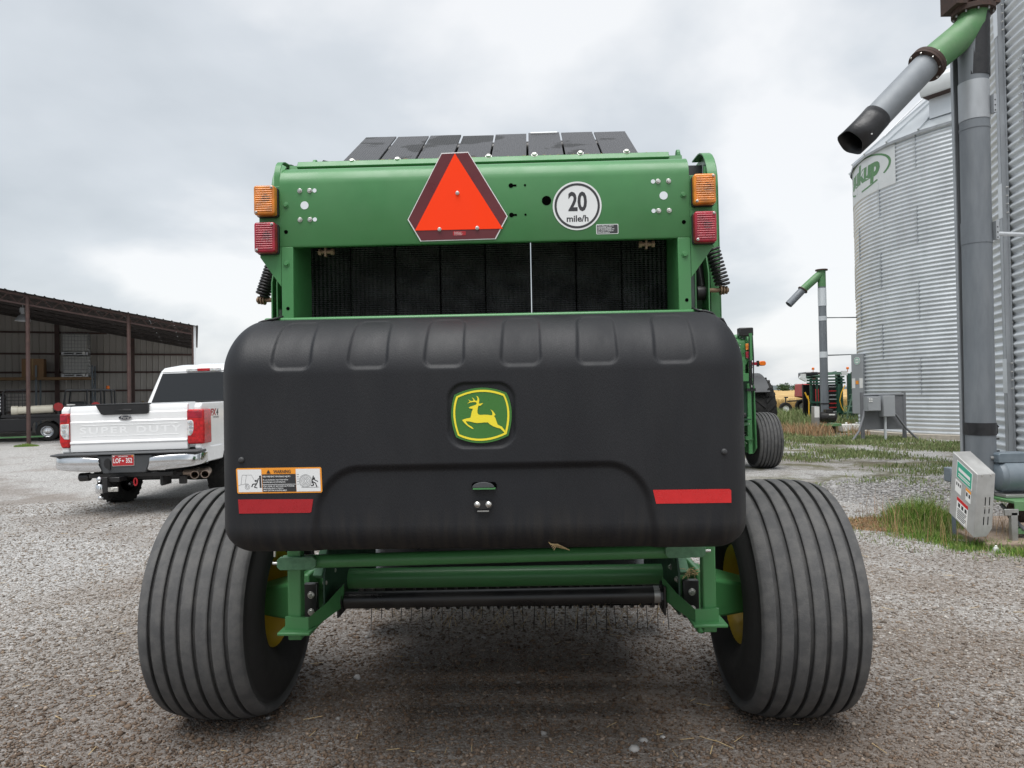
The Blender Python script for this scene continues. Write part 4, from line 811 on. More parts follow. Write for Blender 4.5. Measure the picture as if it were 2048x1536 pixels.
# ------------------------------------------------------------------ tractor ahead of the second baler
TR = thing('tractor', 'green tractor almost hidden behind the second baler, amber lamp sticking out', 'tractor', (5.55, 19.4, 0), 0)
def lug_tyre(R, hw, rim, nl, name='tyre', mat='rubber_dark', lug=.04):
    mb = MB(); mb.lathe([(-hw * .7, rim), (-hw * .98, rim + (R - rim) * .35), (-hw * .97, R * .93), (-hw * .8, R - lug), (0, R - lug * .8), (hw * .8, R - lug), (hw * .97, R * .93), (hw * .98, rim + (R - rim) * .35), (hw * .7, rim)], 64, 'x')
    for k in range(nl):
        for s_ in (-1, 1):
            a0 = 2 * pi * (k + (.5 if s_ > 0 else 0)) / nl
            pts = []
            for (xx, da, rr_) in ((s_ * .02, .0, R), (s_ * hw * .95, -2 * pi / nl * .9, R * .985)):
                for da2 in (-.28, .28):
                    a_ = a0 + da + da2 * 2 * pi / nl * .55; pts.append((xx, rr_ * sin(a_), -rr_ * cos(a_))); r2 = R - lug * 1.6; pts.append((xx, r2 * sin(a_), -r2 * cos(a_)))
            mb.add(pts, [(0, 2, 6, 4), (0, 1, 3, 2), (4, 6, 7, 5), (0, 4, 5, 1), (2, 3, 7, 6)])
    return mb
mbt = lug_tyre(.93, .30, .50, 22)
tyo = mbt.build('tyre', 'rubber_dark', TR, smooth=25); tyo.location = (1.06, 0, .93); inst(tyo, 'tyre', TR, (-1.06, 0, .93), (0, 0, pi))
for x in (1.06, -1.06):
    mb = MB(); mb.lathe([(-.2, .50), (-.16, .46), (-.02, .40), (.0, .12), (.05, .1), (.05, 0)], 32, 'x', (x, 0, .93)); mb.build('rim', 'yellow', TR)
    mb = MB(); sgn = 1 if x > 0 else -1
    mb.strip([(1.10 * cos(a_), .90 + 1.06 * sin(a_)) for a_ in np.linspace(.35, 2.6, 14)], 'yz', x - .42 * (sgn > 0) - .1 * (sgn < 0), x + .1 * (sgn > 0) + .42 * (sgn < 0), .03); mb.build('fender', 'trim_grey', TR, smooth=50)
fr = lug_tyre(.66, .22, .36, 18)
f1 = fr.build('tyre', 'rubber_dark', TR, smooth=25); f1.location = (.95, 2.7, .66); inst(f1, 'tyre', TR, (-.95, 2.7, .66), (0, 0, pi))
mb = MB(); mb.box(-.38, .38, 1.0, 3.5, .95, 1.75); mb.build('hood', 'green', TR, bevel=.12, seg=4)
mb = MB(); mb.box(-.72, .72, -.7, .95, 1.05, 2.55); mb.build('cab_glass', 'glass_dark', TR, bevel=.06)
mb = MB(); mb.box(-.78, .78, -.8, 1.05, 2.55, 2.75); mb.build('cab_roof', 'green', TR, bevel=.06, seg=3)
mb = MB(); mb.box(-.35, .35, -.6, 3.2, .55, 1.05); mb.build('chassis', 'green_dark', TR, bevel=.03)
mb = MB(); mb.box(.72, 1.08, -.24, -.18, 2.17, 2.25); mb.build('lamp_arm', 'red_lens', TR, bevel=.006)
mb = MB(); mb.box(1.08, 1.13, -.26, -.16, 2.13, 2.29); mb.build('lamp_body', 'black_metal', TR, bevel=.01)
mb = MB(); mb.prism(rrect(1.13, 1.31, 2.15, 2.28, .06), 'xz', -.27, -.16); mb.build('amber_lamp', 'beacon_orange', TR, bevel=.015)
mb = MB(); mb.tube([(1.10, -.6, 1.1), (1.14, -.8, 1.25), (1.16, -.9, 1.45)], .010, 6); mb.tube([(1.1, -.6, 1.12), (1.16, -.9, 1.40)], .006, 6); MI = mb.build('mirror_arm', 'black_metal', TR)
mb = MB(); mb.lathe([(-.015, 0), (-.015, .085), (.015, .085), (.015, 0)], 20, 'y', (1.17, -.9, 1.47)); mb.build('mirror', 'black_metal', TR)
# ------------------------------------------------------------------ white pickup truck
TK = thing('pickup_truck', 'white four-door pickup truck with chrome rear bumper, parked before the shed', 'truck', (-5.35, 10.0, 0), 0)
TK.rotation_euler = (0, radians(-.9), 0)
# tailgate
tgp = [(.03, .795), (.004, .80), (0, .82), (.0, .905), (-.012, .918), (-.012, .935), (.004, .952), (.006, 1.20), (.0, 1.215), (.012, 1.232), (.010, 1.335), (.02, 1.345), (.022, 1.40), (.035, 1.438), (.07, 1.444), (.08, 1.43), (.08, .80)]
mb = MB(); mb.prism(tgp, 'yz', -.865, .785); TG = mb.build('tailgate', 'truck_white', TK, bevel=.006, smooth=30)
mb = MB(); mb.text('superduty', (-.02, .0038, 1.092), (1, 0, 0), (0, 0, 1), .128, 1.62); o = mb.build('embossed_lettering', 'truck_white', TG, smooth=0)
for (z0, z1) in ((1.165, 1.171), (1.012, 1.018)): mb = MB(); mb.box(-.70, .66, .002, .008, z0, z1); mb.build('emboss_frame', 'truck_white', TG, bevel=.002)
mb = MB(); mb.prism([(-.49, 1.448), (-.42, 1.325), (-.38, 1.312), (.22, 1.312), (.25, 1.33), (.25, 1.452)], 'xz', -.012, .03); AP = mb.build('tailgate_applique', 'trim_black', TG, bevel=.006)
mb = MB(); mb.box(-.22, .02, -.02, -.011, 1.355, 1.385); mb.build('tailgate_handle', 'black_metal', TG, bevel=.004)
mb = MB(); mb.box(-.49, .25, -.015, .08, 1.446, 1.466); mb.build('tailgate_cap', 'trim_black', TG, bevel=.006)
def ell(cx, cz, rx, rz, n=32): return [(cx + rx * cos(2 * pi * k / n), cz + rz * sin(2 * pi * k / n)) for k in range(n)]
mb = MB(); mb.prism(ell(-.085, 1.268, .092, .037), 'xz', -.006, .01); OV = mb.build('oval_badge', 'chrome', TG)
mb = MB(); mb.prism(ell(-.085, 1.268, .083, .030), 'xz', -.008, -.005); mb.build('badge_field', 'oval_blue', TG)
mb = MB(); mb.text('ford', (-.085, -.0085, 1.268), (1, 0, 0), (0, 0, 1), .055, 1.15); mb.build('badge_lettering', 'chrome', TG)
# bed
for sx_ in (-1, 1):
    x = sx_ * .985
    side = [(.0, .80), (.0, 1.40), (.06, 1.452), (2.18, 1.475), (2.18, .60), (1.75, .60)] + [(1.22 + .53 * cos(a_), .42 + .53 * sin(a_)) for a_ in np.linspace(.35, pi - .35, 12)] + [(.70, .60), (.35, .62)]
    mb = MB(); mb.prism(side, 'yz', x, x - sx_ * .10); BS = mb.build('bed_side', 'truck_white', TK, bevel=.02, seg=3)
    mb = MB(); mb.prism([(.05, 1.452), (2.18, 1.474), (2.18, 1.487), (.05, 1.465)], 'yz', x - sx_ * .005, x - sx_ * .10); mb.build('bed_rail', 'trim_black', TK, bevel=.003)
    mb = MB(); mb.prism([(.02, .60), (.60, .60), (.72, .82), (.02, .82)], 'yz', x + sx_ * .012, x - sx_ * .05); mb.build('rear_valance', 'truck_white', TK, bevel=.015)
    if sx_ > 0:
        mb = MB(); mb.text('fx', (x + .002, .40, 1.295), (0, 1, 0), (0, 0, 1), .13, 1.15); mb.build('side_decal', 'tape_red', BS)
        mb = MB(); mb.text('4', (x + .002, .545, 1.295), (0, 1, 0), (0, 0, 1), .13, 1.0); mb.text('offroad', (x + .002, .50, 1.225), (0, 1, 0), (0, 0, 1), .032, 1.3); mb.build('side_decal', 'trim_grey', BS)
mb = MB(); mb.box(-.89, .89, .09, 2.16, .78, .82); mb.build('bed_floor', 'trim_black', TK)
mb = MB(); mb.box(-.89, .89, 2.14, 2.18, .82, 1.47); mb.build('bed_front', 'truck_white', TK)
# tail lamps
for sx_, xa, xb in ((-1, -1.008, -.868), (1, .79, 1.03)):
    pl = rrect(min(xa, xb), max(xa, xb), .865, 1.355, .03) if sx_ > 0 else [(xa + .012, 1.35), (xb, 1.35), (xb, .865), (xa + .03, .865), (xa, .95)]
    mb = MB(); mb.prism(pl, 'xz', -.022, .24); TL = mb.build('tail_lamp', 'tail_red', TK, bevel=.022, seg=4)
    if sx_ > 0: wl = [(.792, 1.205), (.862, 1.205), (.885, 1.18), (.888, 1.08), (.87, 1.02), (.845, .985), (.792, .985)]
    else: wl = [(-.87, 1.205), (-.985, 1.20), (-.985, 1.06), (-.96, 1.02), (-.93, .985), (-.87, .985)]
    mb = MB(); mb.prism(wl, 'xz', -.027, .0); mb.build('reverse_lens', 'tail_white', TL, bevel=.008)
    mb = MB()
    for k in range(3):
        c = (sum(p[0] for p in wl) / len(wl), 1.16 - .06 * k); mb.lathe([(-.0285, .026), (-.031, .018), (-.032, 0)], 16, 'y', (c[0], 0, c[1]))
    mb.build('reverse_bulb', 'chrome', TL)
    mb = MB(); mb.box(min(xa, xb) + .02, max(xa, xb) - .02, -.0255, -.015, 1.232, 1.330); mb.build('stop_lens', 'red_lens', TL, bevel=.006)
# bumper: dark step pad, centre plate recess, two chrome ends
mb = MB(); mb.prism([(-.02, .792), (-.205, .786), (-.218, .768), (-.10, .745), (.05, .745), (.05, .79)], 'yz', -1.025, 1.03); BU = mb.build('bumper', 'trim_grey', TK, bevel=.012)
mb = MB(); mb.prism([(-.40, .75), (.38, .75), (.28, .505), (-.31, .505)], 'xz', -.187, -.05); mb.build('bumper_centre', 'trim_grey', BU, bevel=.012)
def chrome_end(s_):
    cs = []
    for k, (u_, dy) in enumerate(((.34, 0), (.55, .0), (.85, .012), (.97, .05), (1.03, .14), (1.035, .30))):
        zt = .752 if k else .72
        cs.append([(s_ * (u_ - (.08 if k == 0 else 0)), -.195 + dy, .515 + .02 * k), (s_ * u_, -.222 + dy, .60), (s_ * u_, -.222 + dy, .71), (s_ * u_, -.19 + dy, zt + (.012 if k > 1 else 0))])
    mb = MB(); V = [p for c in cs for p in c]; F = [(4 * i + j, 4 * i + 4 + j, 4 * i + 5 + j, 4 * i + 1 + j) for i in range(len(cs) - 1) for j in range(3)]
    mb.add(V, F); o = mb.build('bumper_chrome', 'chrome', BU, smooth=60); md = o.modifiers.new('s', 'SOLIDIFY'); md.thickness = .006; md2 = o.modifiers.new('u', 'SUBSURF'); md2.levels = 1; md2.render_levels = 2
chrome_end(-1); chrome_end(1)
PLY = -.192
mb = MB(); mb.prism(rrect(-.175, .135, .602, .762, .012), 'xz', PLY - .004, PLY); LP = mb.build('licence_plate', 'chrome', TK, bevel=.002)
mb = MB(); mb.prism(rrect(-.166, .126, .611, .753, .008), 'xz', PLY - .006, PLY - .003); mb.build('plate_field', 'plate_red', LP)
mb = MB(); mb.text('plateA', (-.102, PLY - .0068, .676), (1, 0, 0), (0, 0, 1), .092, .66); mb.text('plateB', (.062, PLY - .0068, .676), (1, 0, 0), (0, 0, 1), .092, .66); mb.text('okla', (-.02, PLY - .0068, .736), (1, 0, 0), (0, 0, 1), .024, 1.0)
st = [(-.022 + (.019 if k % 2 == 0 else .008) * sin(pi * k / 5), .676 + (.019 if k % 2 == 0 else .008) * cos(pi * k / 5)) for k in range(10)]
mb.add([(x, PLY - .0068, z) for x, z in st], [tuple(range(10))]); mb.build('plate_lettering', 'sign_white', LP)
for x0, mt in ((-.16, 'sign_white'), (.098, 'label_orange')): mb = MB(); mb.box(x0, x0 + .024, PLY - .0068, PLY - .006, .732, .748); mb.build('plate_sticker', mt, LP)
mb = MB(); mb.prism(ell(-.24, .645, .05, .07, 16), 'xz', -.192, -.186); mb.box(-.225, -.195, -.21, -.186, .56, .68); mb.build('plug_socket', 'trim_black', BU)
# hitch
mb = MB(); mb.box(-.55, .62, -.12, .0, .44, .505); mb.cyl((-.56, -.06, .46), (-.70, -.06, .455), .06, n=18); mb.build('receiver_tube', 'black_metal', TK, bevel=.01)
mb = MB(); mb.box(-.20, -.02, -.30, -.10, .40, .46); mb.box(-.235, -.165, -.34, -.27, .26, .47); mb.build('hitch_mount', 'black_metal', TK, bevel=.006)
for (x, z, r) in ((-.285, .44, .042), (-.275, .19, .036)):
    mb = MB(); mb.lathe([(-r, 0), (-r * .7, r * .7), (0, r), (r * .7, r * .7), (r, 0)], 20, 'z', (x, -.31, z)); mb.build('hitch_ball', 'chrome', TK, smooth=80)
mb = MB(); mb.lathe([(.255, .0), (.255, .05), (.27, .055), (.36, .055), (.375, .045), (.375, 0)], 20, 'z', (-.28, -.31, 0)); mb.build('hitch_ball', 'chrome', TK)
mb = MB(); mb.box(-.17, -.03, -.33, -.30, .27, .33); mb.cyl((-.10, -.36, .30), (-.10, -.29, .30), .015, n=10); mb.build('hitch_pin', 'zinc', TK, bevel=.004)
mb = MB(); mb.tube([(.115 + .022 * cos(a_), -.14, .375 + .05 * sin(a_)) for a_ in np.linspace(0, 2 * pi, 18)], .011, 8); mb.build('tow_shackle', 'tape_red', TK)
mb = MB(); mb.box(.42, .46, -.08, .2, .30, .45); mb.box(-.9, .9, 1.15, 1.30, .26, .40); mb.build('rear_axle', 'black_metal', TK, bevel=.02)
for x in (-.5, .5): mb = MB(); mb.box(x - .04, x + .04, 0, 4.6, .45, .62); mb.build('frame_rail', 'black_metal', TK)
mb = MB(); mb.lathe([(.0, 0), (0, .22), (.04, .28), (.12, .30), (.2, .26), (.22, 0)], 28, 'z', (.55, 1.0, .28)); mb.build('spare_wheel', 'rubber_dark', TK)
for (x, y) in ((.84, .12), (.97, .16)):
    mb = MB(); mb.hollow((x, y - .05, .425), (x - .16, y + .42, .43), .056, .047, 24); mb.build('exhaust_tip', 'exhaust', TK)
mb = MB(); mb.cyl((.52, .42, .43), (.86, .52, .43), .05, n=16); mb.build('exhaust_pipe', 'exhaust', TK)
for x in (.33, .60): mb = MB(); mb.box(x, x + .10, .1, .16, .30, .42); mb.build('bracket', 'black_metal', TK, bevel=.01)
# wheels
wt = lug_tyre(.425, .15, .24, 26, lug=.018); w0 = wt.build('tyre', 'rubber_dark', TK, smooth=25); w0.location = (.84, 1.22, .335)
mb = MB(); mb.lathe([(-.12, .24), (.10, .24), (.12, .225), (.08, .20), (.05, .12), (.07, .08), (.07, 0)], 32, 'x'); r0_ = mb.build('rim', 'chrome', TK); r0_.location = (.84, 1.22, .335)
for (x, y, rz) in ((-.84, 1.22, pi), (.84, 5.3, 0), (-.84, 5.3, pi)):
    inst(w0, 'tyre', TK, (x, y, .335), (0, 0, rz)); inst(r0_, 'rim', TK, (x, y, .335), (0, 0, rz))
# cab
def loft(sections, mat, name, parent, **kw):
    mb = MB(); k_ = len(sections[0]); V = [p for s_ in sections for p in s_]
    F = [(i * k_ + j, i * k_ + (j + 1) % k_, (i + 1) * k_ + (j + 1) % k_, (i + 1) * k_ + j) for i in range(len(sections) - 1) for j in range(k_)] + [tuple(range(k_ - 1, -1, -1)), tuple(range((len(sections) - 1) * k_, len(sections) * k_))]
    mb.add(V, F); return mb.build(name, mat, parent, **kw)
mb = MB(); mb.box(-1.0, 1.0, 2.24, 4.55, .55, 1.47); mb.box(-1.0, 1.0, 4.55, 6.05, .60, 1.42); CB = mb.build('cab_body', 'truck_white', TK, bevel=.05, seg=3)
def ringz(z, hx, y0, y1, c): return [(-hx, y0 + c, z), (-hx + c, y0, z), (hx - c, y0, z), (hx, y0 + c, z), (hx, y1, z), (-hx, y1, z)]
loft([ringz(1.45, .97, 2.26, 4.62, .06), ringz(2.0, .80, 2.42, 3.95, .07)], 'truck_white', 'cab_pillars', CB, bevel=.02, seg=3)
loft([ringz(1.99, .805, 2.40, 3.97, .07), ringz(2.075, .77, 2.44, 3.85, .12), ringz(2.125, .60, 2.60, 3.6, .15)], 'truck_white', 'cab_roof', CB, bevel=.025, seg=3)
loft([[(-.86, 2.27, 1.475), (.86, 2.27, 1.475), (.715, 2.402, 1.975), (-.715, 2.402, 1.975)], [(-.86, 2.262, 1.475), (.86, 2.262, 1.475), (.715, 2.394, 1.975), (-.715, 2.394, 1.975)]], 'glass_dark', 'rear_window', CB)
for sx_ in (-1, 1):
    loft([[(sx_ * .963, 2.45, 1.50), (sx_ * .963, 4.4, 1.50), (sx_ * .82, 3.9, 1.95), (sx_ * .82, 2.52, 1.95)], [(sx_ * .968, 2.45, 1.50), (sx_ * .968, 4.4, 1.50), (sx_ * .826, 3.9, 1.95), (sx_ * .826, 2.52, 1.95)]], 'glass_dark', 'side_window', CB)
mb = MB(); mb.box(-.30, .30, 2.372, 2.42, 1.995, 2.05); HL = mb.build('high_lamp', 'tail_white', CB, bevel=.008)
mb = MB(); mb.box(-.10, .12, 2.365, 2.40, 2.0, 2.048); mb.build('stop_lens', 'tail_red', HL, bevel=.006)
mb = MB(); mb.lathe([(2.09, .07), (2.125, .065), (2.14, .03), (2.142, 0)], 16, 'z', (-.42, 2.75, 0)); mb.build('roof_antenna', 'trim_grey', CB)
# ------------------------------------------------------------------ open pole shed
SX, SY_, SR = -18.4, 27.0, radians(24)
SHD = thing('pole_shed', 'open-fronted pole shed with brown steel posts, roof truss and ribbed sheet walls', 'shed', (SX, SY_, -.09), SR)
def s2w(x, y, z=0): return (SX + x * cos(SR) - y * sin(SR), SY_ + x * sin(SR) + y * cos(SR), -.09 + z)
XL, XR, DP = -7.0, 5.78, 13.0
zr = lambda x: 5.70 - .187 * x
for x in (-3.9, 0., 3.39):
    mb = MB(); mb.cyl((x, 0, -.2), (x, 0, zr(x) - .02), .07, n=20); mb.build('post', 'shed_steel', SHD)
for x in (-5.8, -1.0, 2.6):
    mb = MB(); mb.box(x - .1, x + .1, DP - .32, DP - .12, 0, zr(x) - .1); mb.build('wall_column', 'shed_steel', SHD)
mb = MB(); mb.box(XR - .09, XR, -.02, .10, 0, zr(XR) - .03); mb.build('corner_post', 'shed_steel', SHD)
for y in (4.4, 8.7, 12.9): mb = MB(); mb.box(XR - .09, XR, y - .06, y + .06, 0, zr(XR) - .03); mb.build('side_post', 'shed_steel', SHD)
mb = MB(); mb.box(XR - .02, XR + .07, -.06, -.025, 0, zr(XR) + .02); mb.build('corner_trim', 'white_roof', SHD)
mb = MB(); mb.beam((XL, 0, zr(XL) - .05), (XR, 0, zr(XR) - .05), .07, .07); mb.build('truss_top_chord', 'shed_steel', SHD)
zb = lambda x: zr(x) - .46 + .018 * (x - XL) * .6
mb = MB(); mb.beam((XL, 0, zb(XL)), (XR, 0, zb(XR)), .06, .06); mb.build('truss_bottom_chord', 'shed_steel', SHD)
nw = 46
for k in range(nw):
    x0 = XL + (XR - XL) * k / nw; x1 = XL + (XR - XL) * (k + 1) / nw
    mb = MB(); A = (x0, 0, zb(x0) if k % 2 == 0 else zr(x0) - .06); B = (x1, 0, zr(x1) - .06 if k % 2 == 0 else zb(x1)); mb.cyl(A, B, .018, n=6); mb.build('web_bar', 'shed_steel', SHD)
def sheet_poly(w, h0, h1, n_rib=3, d=.03):
    """ribbed sheet, width w along x, ribs proud along -y"""
    pts = []
    for k in range(n_rib):
        x = w * k / n_rib; pts += [(x, 0), (x + w / n_rib - .07, 0), (x + w / n_rib - .05, -d), (x + w / n_rib - .02, -d)]
    pts.append((w, 0)); V = []; F = []
    for (x, y) in pts: V += [(x, y, h0), (x, y, h1(x))]
    F = [(2 * i, 2 * i + 2, 2 * i + 3, 2 * i + 1) for i in range(len(pts) - 1)]
    return V, F
wsh = .9129; ns = 14
for k in range(ns):
    x0 = XL + k * wsh; V, F = sheet_poly(wsh + .002, 0, lambda x, x0=x0: zr(x0 + x) - .02); mb = MB(); mb.add(V, F); o = mb.build('wall_sheet', 'shed_sheet', SHD, smooth=0); o.location = (x0, DP, 0)
for k in range(int(DP / wsh)):
    V, F = sheet_poly(wsh + .002, 0, lambda x: zr(XL) - .04); mb = MB(); mb.add([(-y_, x_, z_) for x_, y_, z_ in V], F); o = mb.build('wall_sheet', 'shed_sheet', SHD, smooth=0); o.location = (XL, k * wsh + .1, 0)
for z in (1.1, 2.18, 3.2, 4.2, 5.35):
    xe = min(XR, (5.70 - z - .1) / .187)
    mb = MB(); mb.box(XL, xe, DP - .12, DP - .035, z - .05, z + .05); mb.build('wall_girt', 'shed_steel', SHD)
for k in range(14):
    x0 = XL - .15 + k * .935; V, F = sheet_poly(.93, 0, lambda x: 1); mb = MB(); V2 = []
    for (x_, y_, z_) in V: V2.append((x0 + x_, -.35 if z_ == 0 else DP + .3, zr(x0 + x_) + .02 - y_))
    mb.add(V2, F); mb.build('roof_sheet', 'shed_roof', SHD, smooth=0)
for k in range(6): y = .1 + k * 2.5; mb = MB(); mb.beam((XL, y, zr(XL) - .05), (XR, y, zr(XR) - .05), .06, .14); mb.build('roof_purlin', 'shed_roof', SHD) if k else None  # purlins take the dark roof colour to stand for shade under it
# hanging lamp
LM = thing('hanging_lamp', 'grey bell-shaped lamp hanging under the shed roof at far left', 'lamp', s2w(-.75, 3.2, 5.0), 0)
mb = MB(); mb.lathe([(0, .30), (.05, .29), (.22, .16), (.28, .08), (.42, .07), (.42, 0)], 24, 'z'); mb.build('lamp_shade', 'galv_dull', LM)
mb = MB(); mb.cyl((0, 0, .42), (0, 0, .78), .02, n=8); mb.box(-.09, .09, -.06, .06, .36, .56); mb.build('lamp_stem', 'cage', LM)
# pallet rack with totes
RK = thing('pallet_rack', 'steel pallet rack with timber shelf at the back of the shed', 'rack', s2w(-4.2, 11.0), SR)
for x in (0, 2.5, 5.0):
    for y in (0, 1.1): mb = MB(); mb.box(x, x + .08, y, y + .08, 0, 3.5); mb.build('upright', 'motor_blue', RK)
for z in (2.75,):
    for y in (0, 1.1): mb = MB(); mb.box(0, 5.0, y, y + .06, z, z + .11); mb.build('shelf_beam', 'wood', RK)
    for k in range(16): mb = MB(); mb.box(.05 + .308 * k, .05 + .308 * k + .29, -.05, 1.22, z + .11, z + .14); mb.build('shelf_board', 'wood', RK)
for k in range(5): mb = MB(); mb.beam((5.04, .04, .3 + .6 * k), (5.04, 1.14, .9 + .6 * k), .03); mb.build('rack_brace', 'motor_blue', RK)
def tote(loc, label):
    T = thing('liquid_tote', label, 'tote', loc, SR, 'caged totes on the rack')
    mb = MB(); mb.box(.04, 1.16, .04, .96, .16, 1.10); mb.build('tank', 'tote_plastic', T, bevel=.06, seg=3)
    mb = MB(); mb.box(0, 1.2, 0, 1.0, 0, .04); mb.box(0, 1.2, 0, 1.0, .10, .14)
    for x in (0, .55, 1.1):
        for y in (0, .45, .9): mb.box(x, x + .1, y, y + .1, .04, .10)
    mb.build('pallet', 'cage', T)
    for k in range(9): x = .02 + 1.16 * k / 8; mb = MB(); mb.tube([(x, 0, .14), (x, 0, 1.13)], .012, 6); mb.build('cage_bar', 'cage', T)
    for k in range(8): y = .02 + .96 * k / 7; mb = MB(); mb.tube([(1.19, y, .14), (1.19, y, 1.13)], .012, 6); mb.build('cage_bar', 'cage', T)
    for k in range(6): z = .2 + .186 * k; mb = MB(); mb.tube([(0, 0, z), (1.2, 0, z), (1.2, 1.0, z)], .012, 6); mb.build('cage_hoop', 'cage', T)
    mb = MB(); mb.cyl((1.0, -.02, .10), (1.0, .05, .10), .07, n=16); mb.build('drain_valve', 'plastic_white', T)
    return T
tote(s2w(-.55, 11.06, 2.895), 'lower of two caged plastic totes stacked on the shed rack'); tote(s2w(-.55, 11.06, 4.05), 'upper of two caged plastic totes stacked on the shed rack')
CBX = thing('cardboard_box', 'tall brown cardboard box on the rack beside the totes', 'box', s2w(-2.3, 11.15, 2.895), SR)
mb = MB(); mb.box(0, .95, 0, .8, 0, .95); mb.build('carton', 'cardboard', CBX, bevel=.01); mb = MB(); mb.box(.45, .50, -.004, .804, .1, .955); mb.build('tape', 'straw', CBX)
# flatbed truck standing inside
FB = thing('flatbed_truck', 'black flatbed farm truck with grille headache rack inside the shed', 'truck', s2w(0.25, 2.0), SR)
mb = MB(); mb.box(-1.55, 2.6, 0, 2.3, .98, 1.10); mb.build('deck', 'frame_black', FB, bevel=.02)
mb = MB(); mb.box(-1.6, -.55, .02, .35, .42, .96); mb.build('tool_box', 'frame_black', FB, bevel=.03)
mb = MB(); mb.prism([(-.62, .98), (-.55, .50), (-.43, .80)] + [(.0 + .52 * cos(a_), .38 + .52 * sin(a_)) for a_ in np.linspace(pi - .9, .6, 10)] + [(.6, .62), (2.5, .72), (2.5, .98)], 'xz', .03, .06); mb.build('skirt', 'frame_black', FB)
for (x, y) in ((0, .14), (0, 1.8), (-4.0, .14), (-4.0, 1.8)):
    W_ = bpy.data.objects.new('wheel', None); COL.objects.link(W_); W_.parent = FB; W_.location = (x, y, .40)
    mb = MB(); mb.lathe([(-.0, .235), (-.02, .33), (.0, .385), (.03, .40), (.24, .40), (.27, .385), (.28, .33), (.26, .235)], 40, 'y'); mb.build('tyre', 'rubber_dark', W_)
    mb = MB(); mb.lathe([(.02, .235), (.0, .225), (.03, .20), (.10, .17), (.13, .10), (.06, .09), (.05, .05), (.05, 0)], 32, 'y'); mb.build('rim', 'chrome', W_)
mb = MB()
for x in (-1.5, -.62): mb.box(x, x + .06, .05, .11, 1.1, 2.05)
mb.tube([(-1.47, .08, 2.0), (-1.40, .08, 2.1), (-.68, .08, 2.1), (-.59, .08, 2.0)], .035, 8); mb.build('rack_frame', 'frame_black', FB)
for k in range(6): z = 1.25 + .14 * k; mb = MB(); mb.box(-1.44, -.62, .07, .09, z, z + .025); mb.build('rack_bar', 'frame_black', FB)
for k in range(6): x = -1.35 + .13 * k; mb = MB(); mb.box(x, x + .02, .06, .08, 1.2, 2.05); mb.build('rack_bar', 'frame_black', FB)
for k in range(5): mb = MB(); mb.box(-1.66, -1.54, .02, .03, 1.25 + .13 * k, 1.31 + .13 * k); mb.build('louvre', 'chrome', FB)
mb = MB(); mb.box(-3.6, -1.75, .1, 2.1, .6, 2.0); mb.build('cab', 'frame_black', FB, bevel=.15, seg=4)
mb = MB(); mb.box(-3.3, -1.9, .085, .105, 1.35, 1.85); mb.build('cab_window', 'glass_dark', FB, bevel=.05)
mb = MB(); mb.box(-1.78, -1.70, .05, .09, 1.15, 1.95); mb.build('grab_rail', 'chrome', FB, bevel=.01)
mb = MB(); mb.box(-5.3, -3.6, .15, 2.05, .55, 1.25); mb.build('hood', 'frame_black', FB, bevel=.12, seg=3)
for x in (.42, 1.75):
    mb = MB(); mb.cyl((x, -.02, 1.40), (x, .05, 1.40), .17, n=24); mb.cyl((x, -.03, 1.40), (x, -.02, 1.40), .05, n=16); mb.build('hose_reel', 'red_paint', FB)
    mb = MB(); mb.box(x - .04, x + .04, .0, .06, 1.1, 1.30); mb.build('reel_stand', 'frame_black', FB)
mb = MB(); mb.box(.70, .98, .06, .3, 1.12, 1.50); mb.build('control_case', 'plastic_white', FB, bevel=.02)
mb = MB(); mb.box(-1.62, -.1, .02, .06, .18, .24); mb.build('step_rail', 'auger_green', FB)
PV = thing('plastic_pipe', 'cream plastic pipe lying along the flatbed truck deck', 'pipe', s2w(-.9, 2.12, 1.28), SR)
mb = MB(); mb.hollow((0, 0, 0), (1.35, .1, .04), .165, .145, 28); mb.build('pipe_wall', 'pvc', PV)
mb = MB(); mb.hollow((-.05, 0, 0), (.16, .01, .005), .185, .166, 28); mb.build('pipe_socket', 'pvc', PV)
# utility vehicle cab behind the flatbed
UV = thing('utility_vehicle', 'dark open-framed utility vehicle with orange beacon behind the flatbed truck', 'vehicle', s2w(.35, 5.2), SR)
mb = MB(); mb.box(-.2, 2.0, 0, 1.4, .45, 1.05); mb.build('body', 'frame_black', UV, bevel=.08, seg=3)
for (x, xt) in ((0, .12), (.95, .95), (1.5, 1.5), (1.95, 1.92)):
    for y in (0, 1.4): mb = MB(); mb.tube([(x, y, 1.0), (xt, y, 2.12)], .04, 8); mb.build('roll_bar', 'trim_grey', UV)
for y in (0, 1.4): mb = MB(); mb.tube([(.12, y, 2.12), (1.92, y, 2.12)], .045, 8); mb.build('roll_bar', 'cage', UV)
mb = MB(); mb.box(.1, 1.5, .05, 1.35, 2.10, 2.16); mb.build('canopy', 'frame_black', UV)
mb = MB(); mb.lathe([(0, .07), (.02, .075), (.13, .07), (.15, .05), (.15, 0)], 16, 'z', (1.78, 0, 2.16)); mb.build('beacon', 'beacon_orange', UV)
mb = MB(); mb.box(.2, .8, .3, 1.1, 1.0, 1.6); mb.build('seat', 'trim_grey', UV, bevel=.06)
for (x, y) in ((.1, -.1), (1.7, -.1), (.1, 1.3), (1.7, 1.3)): mb = MB(); mb.lathe([(0, .15), (0, .3), (.03, .33), (.2, .33), (.23, .3), (.23, .15)], 28, 'y', (x, y, .33)); mb.build('tyre', 'rubber_dark', UV)
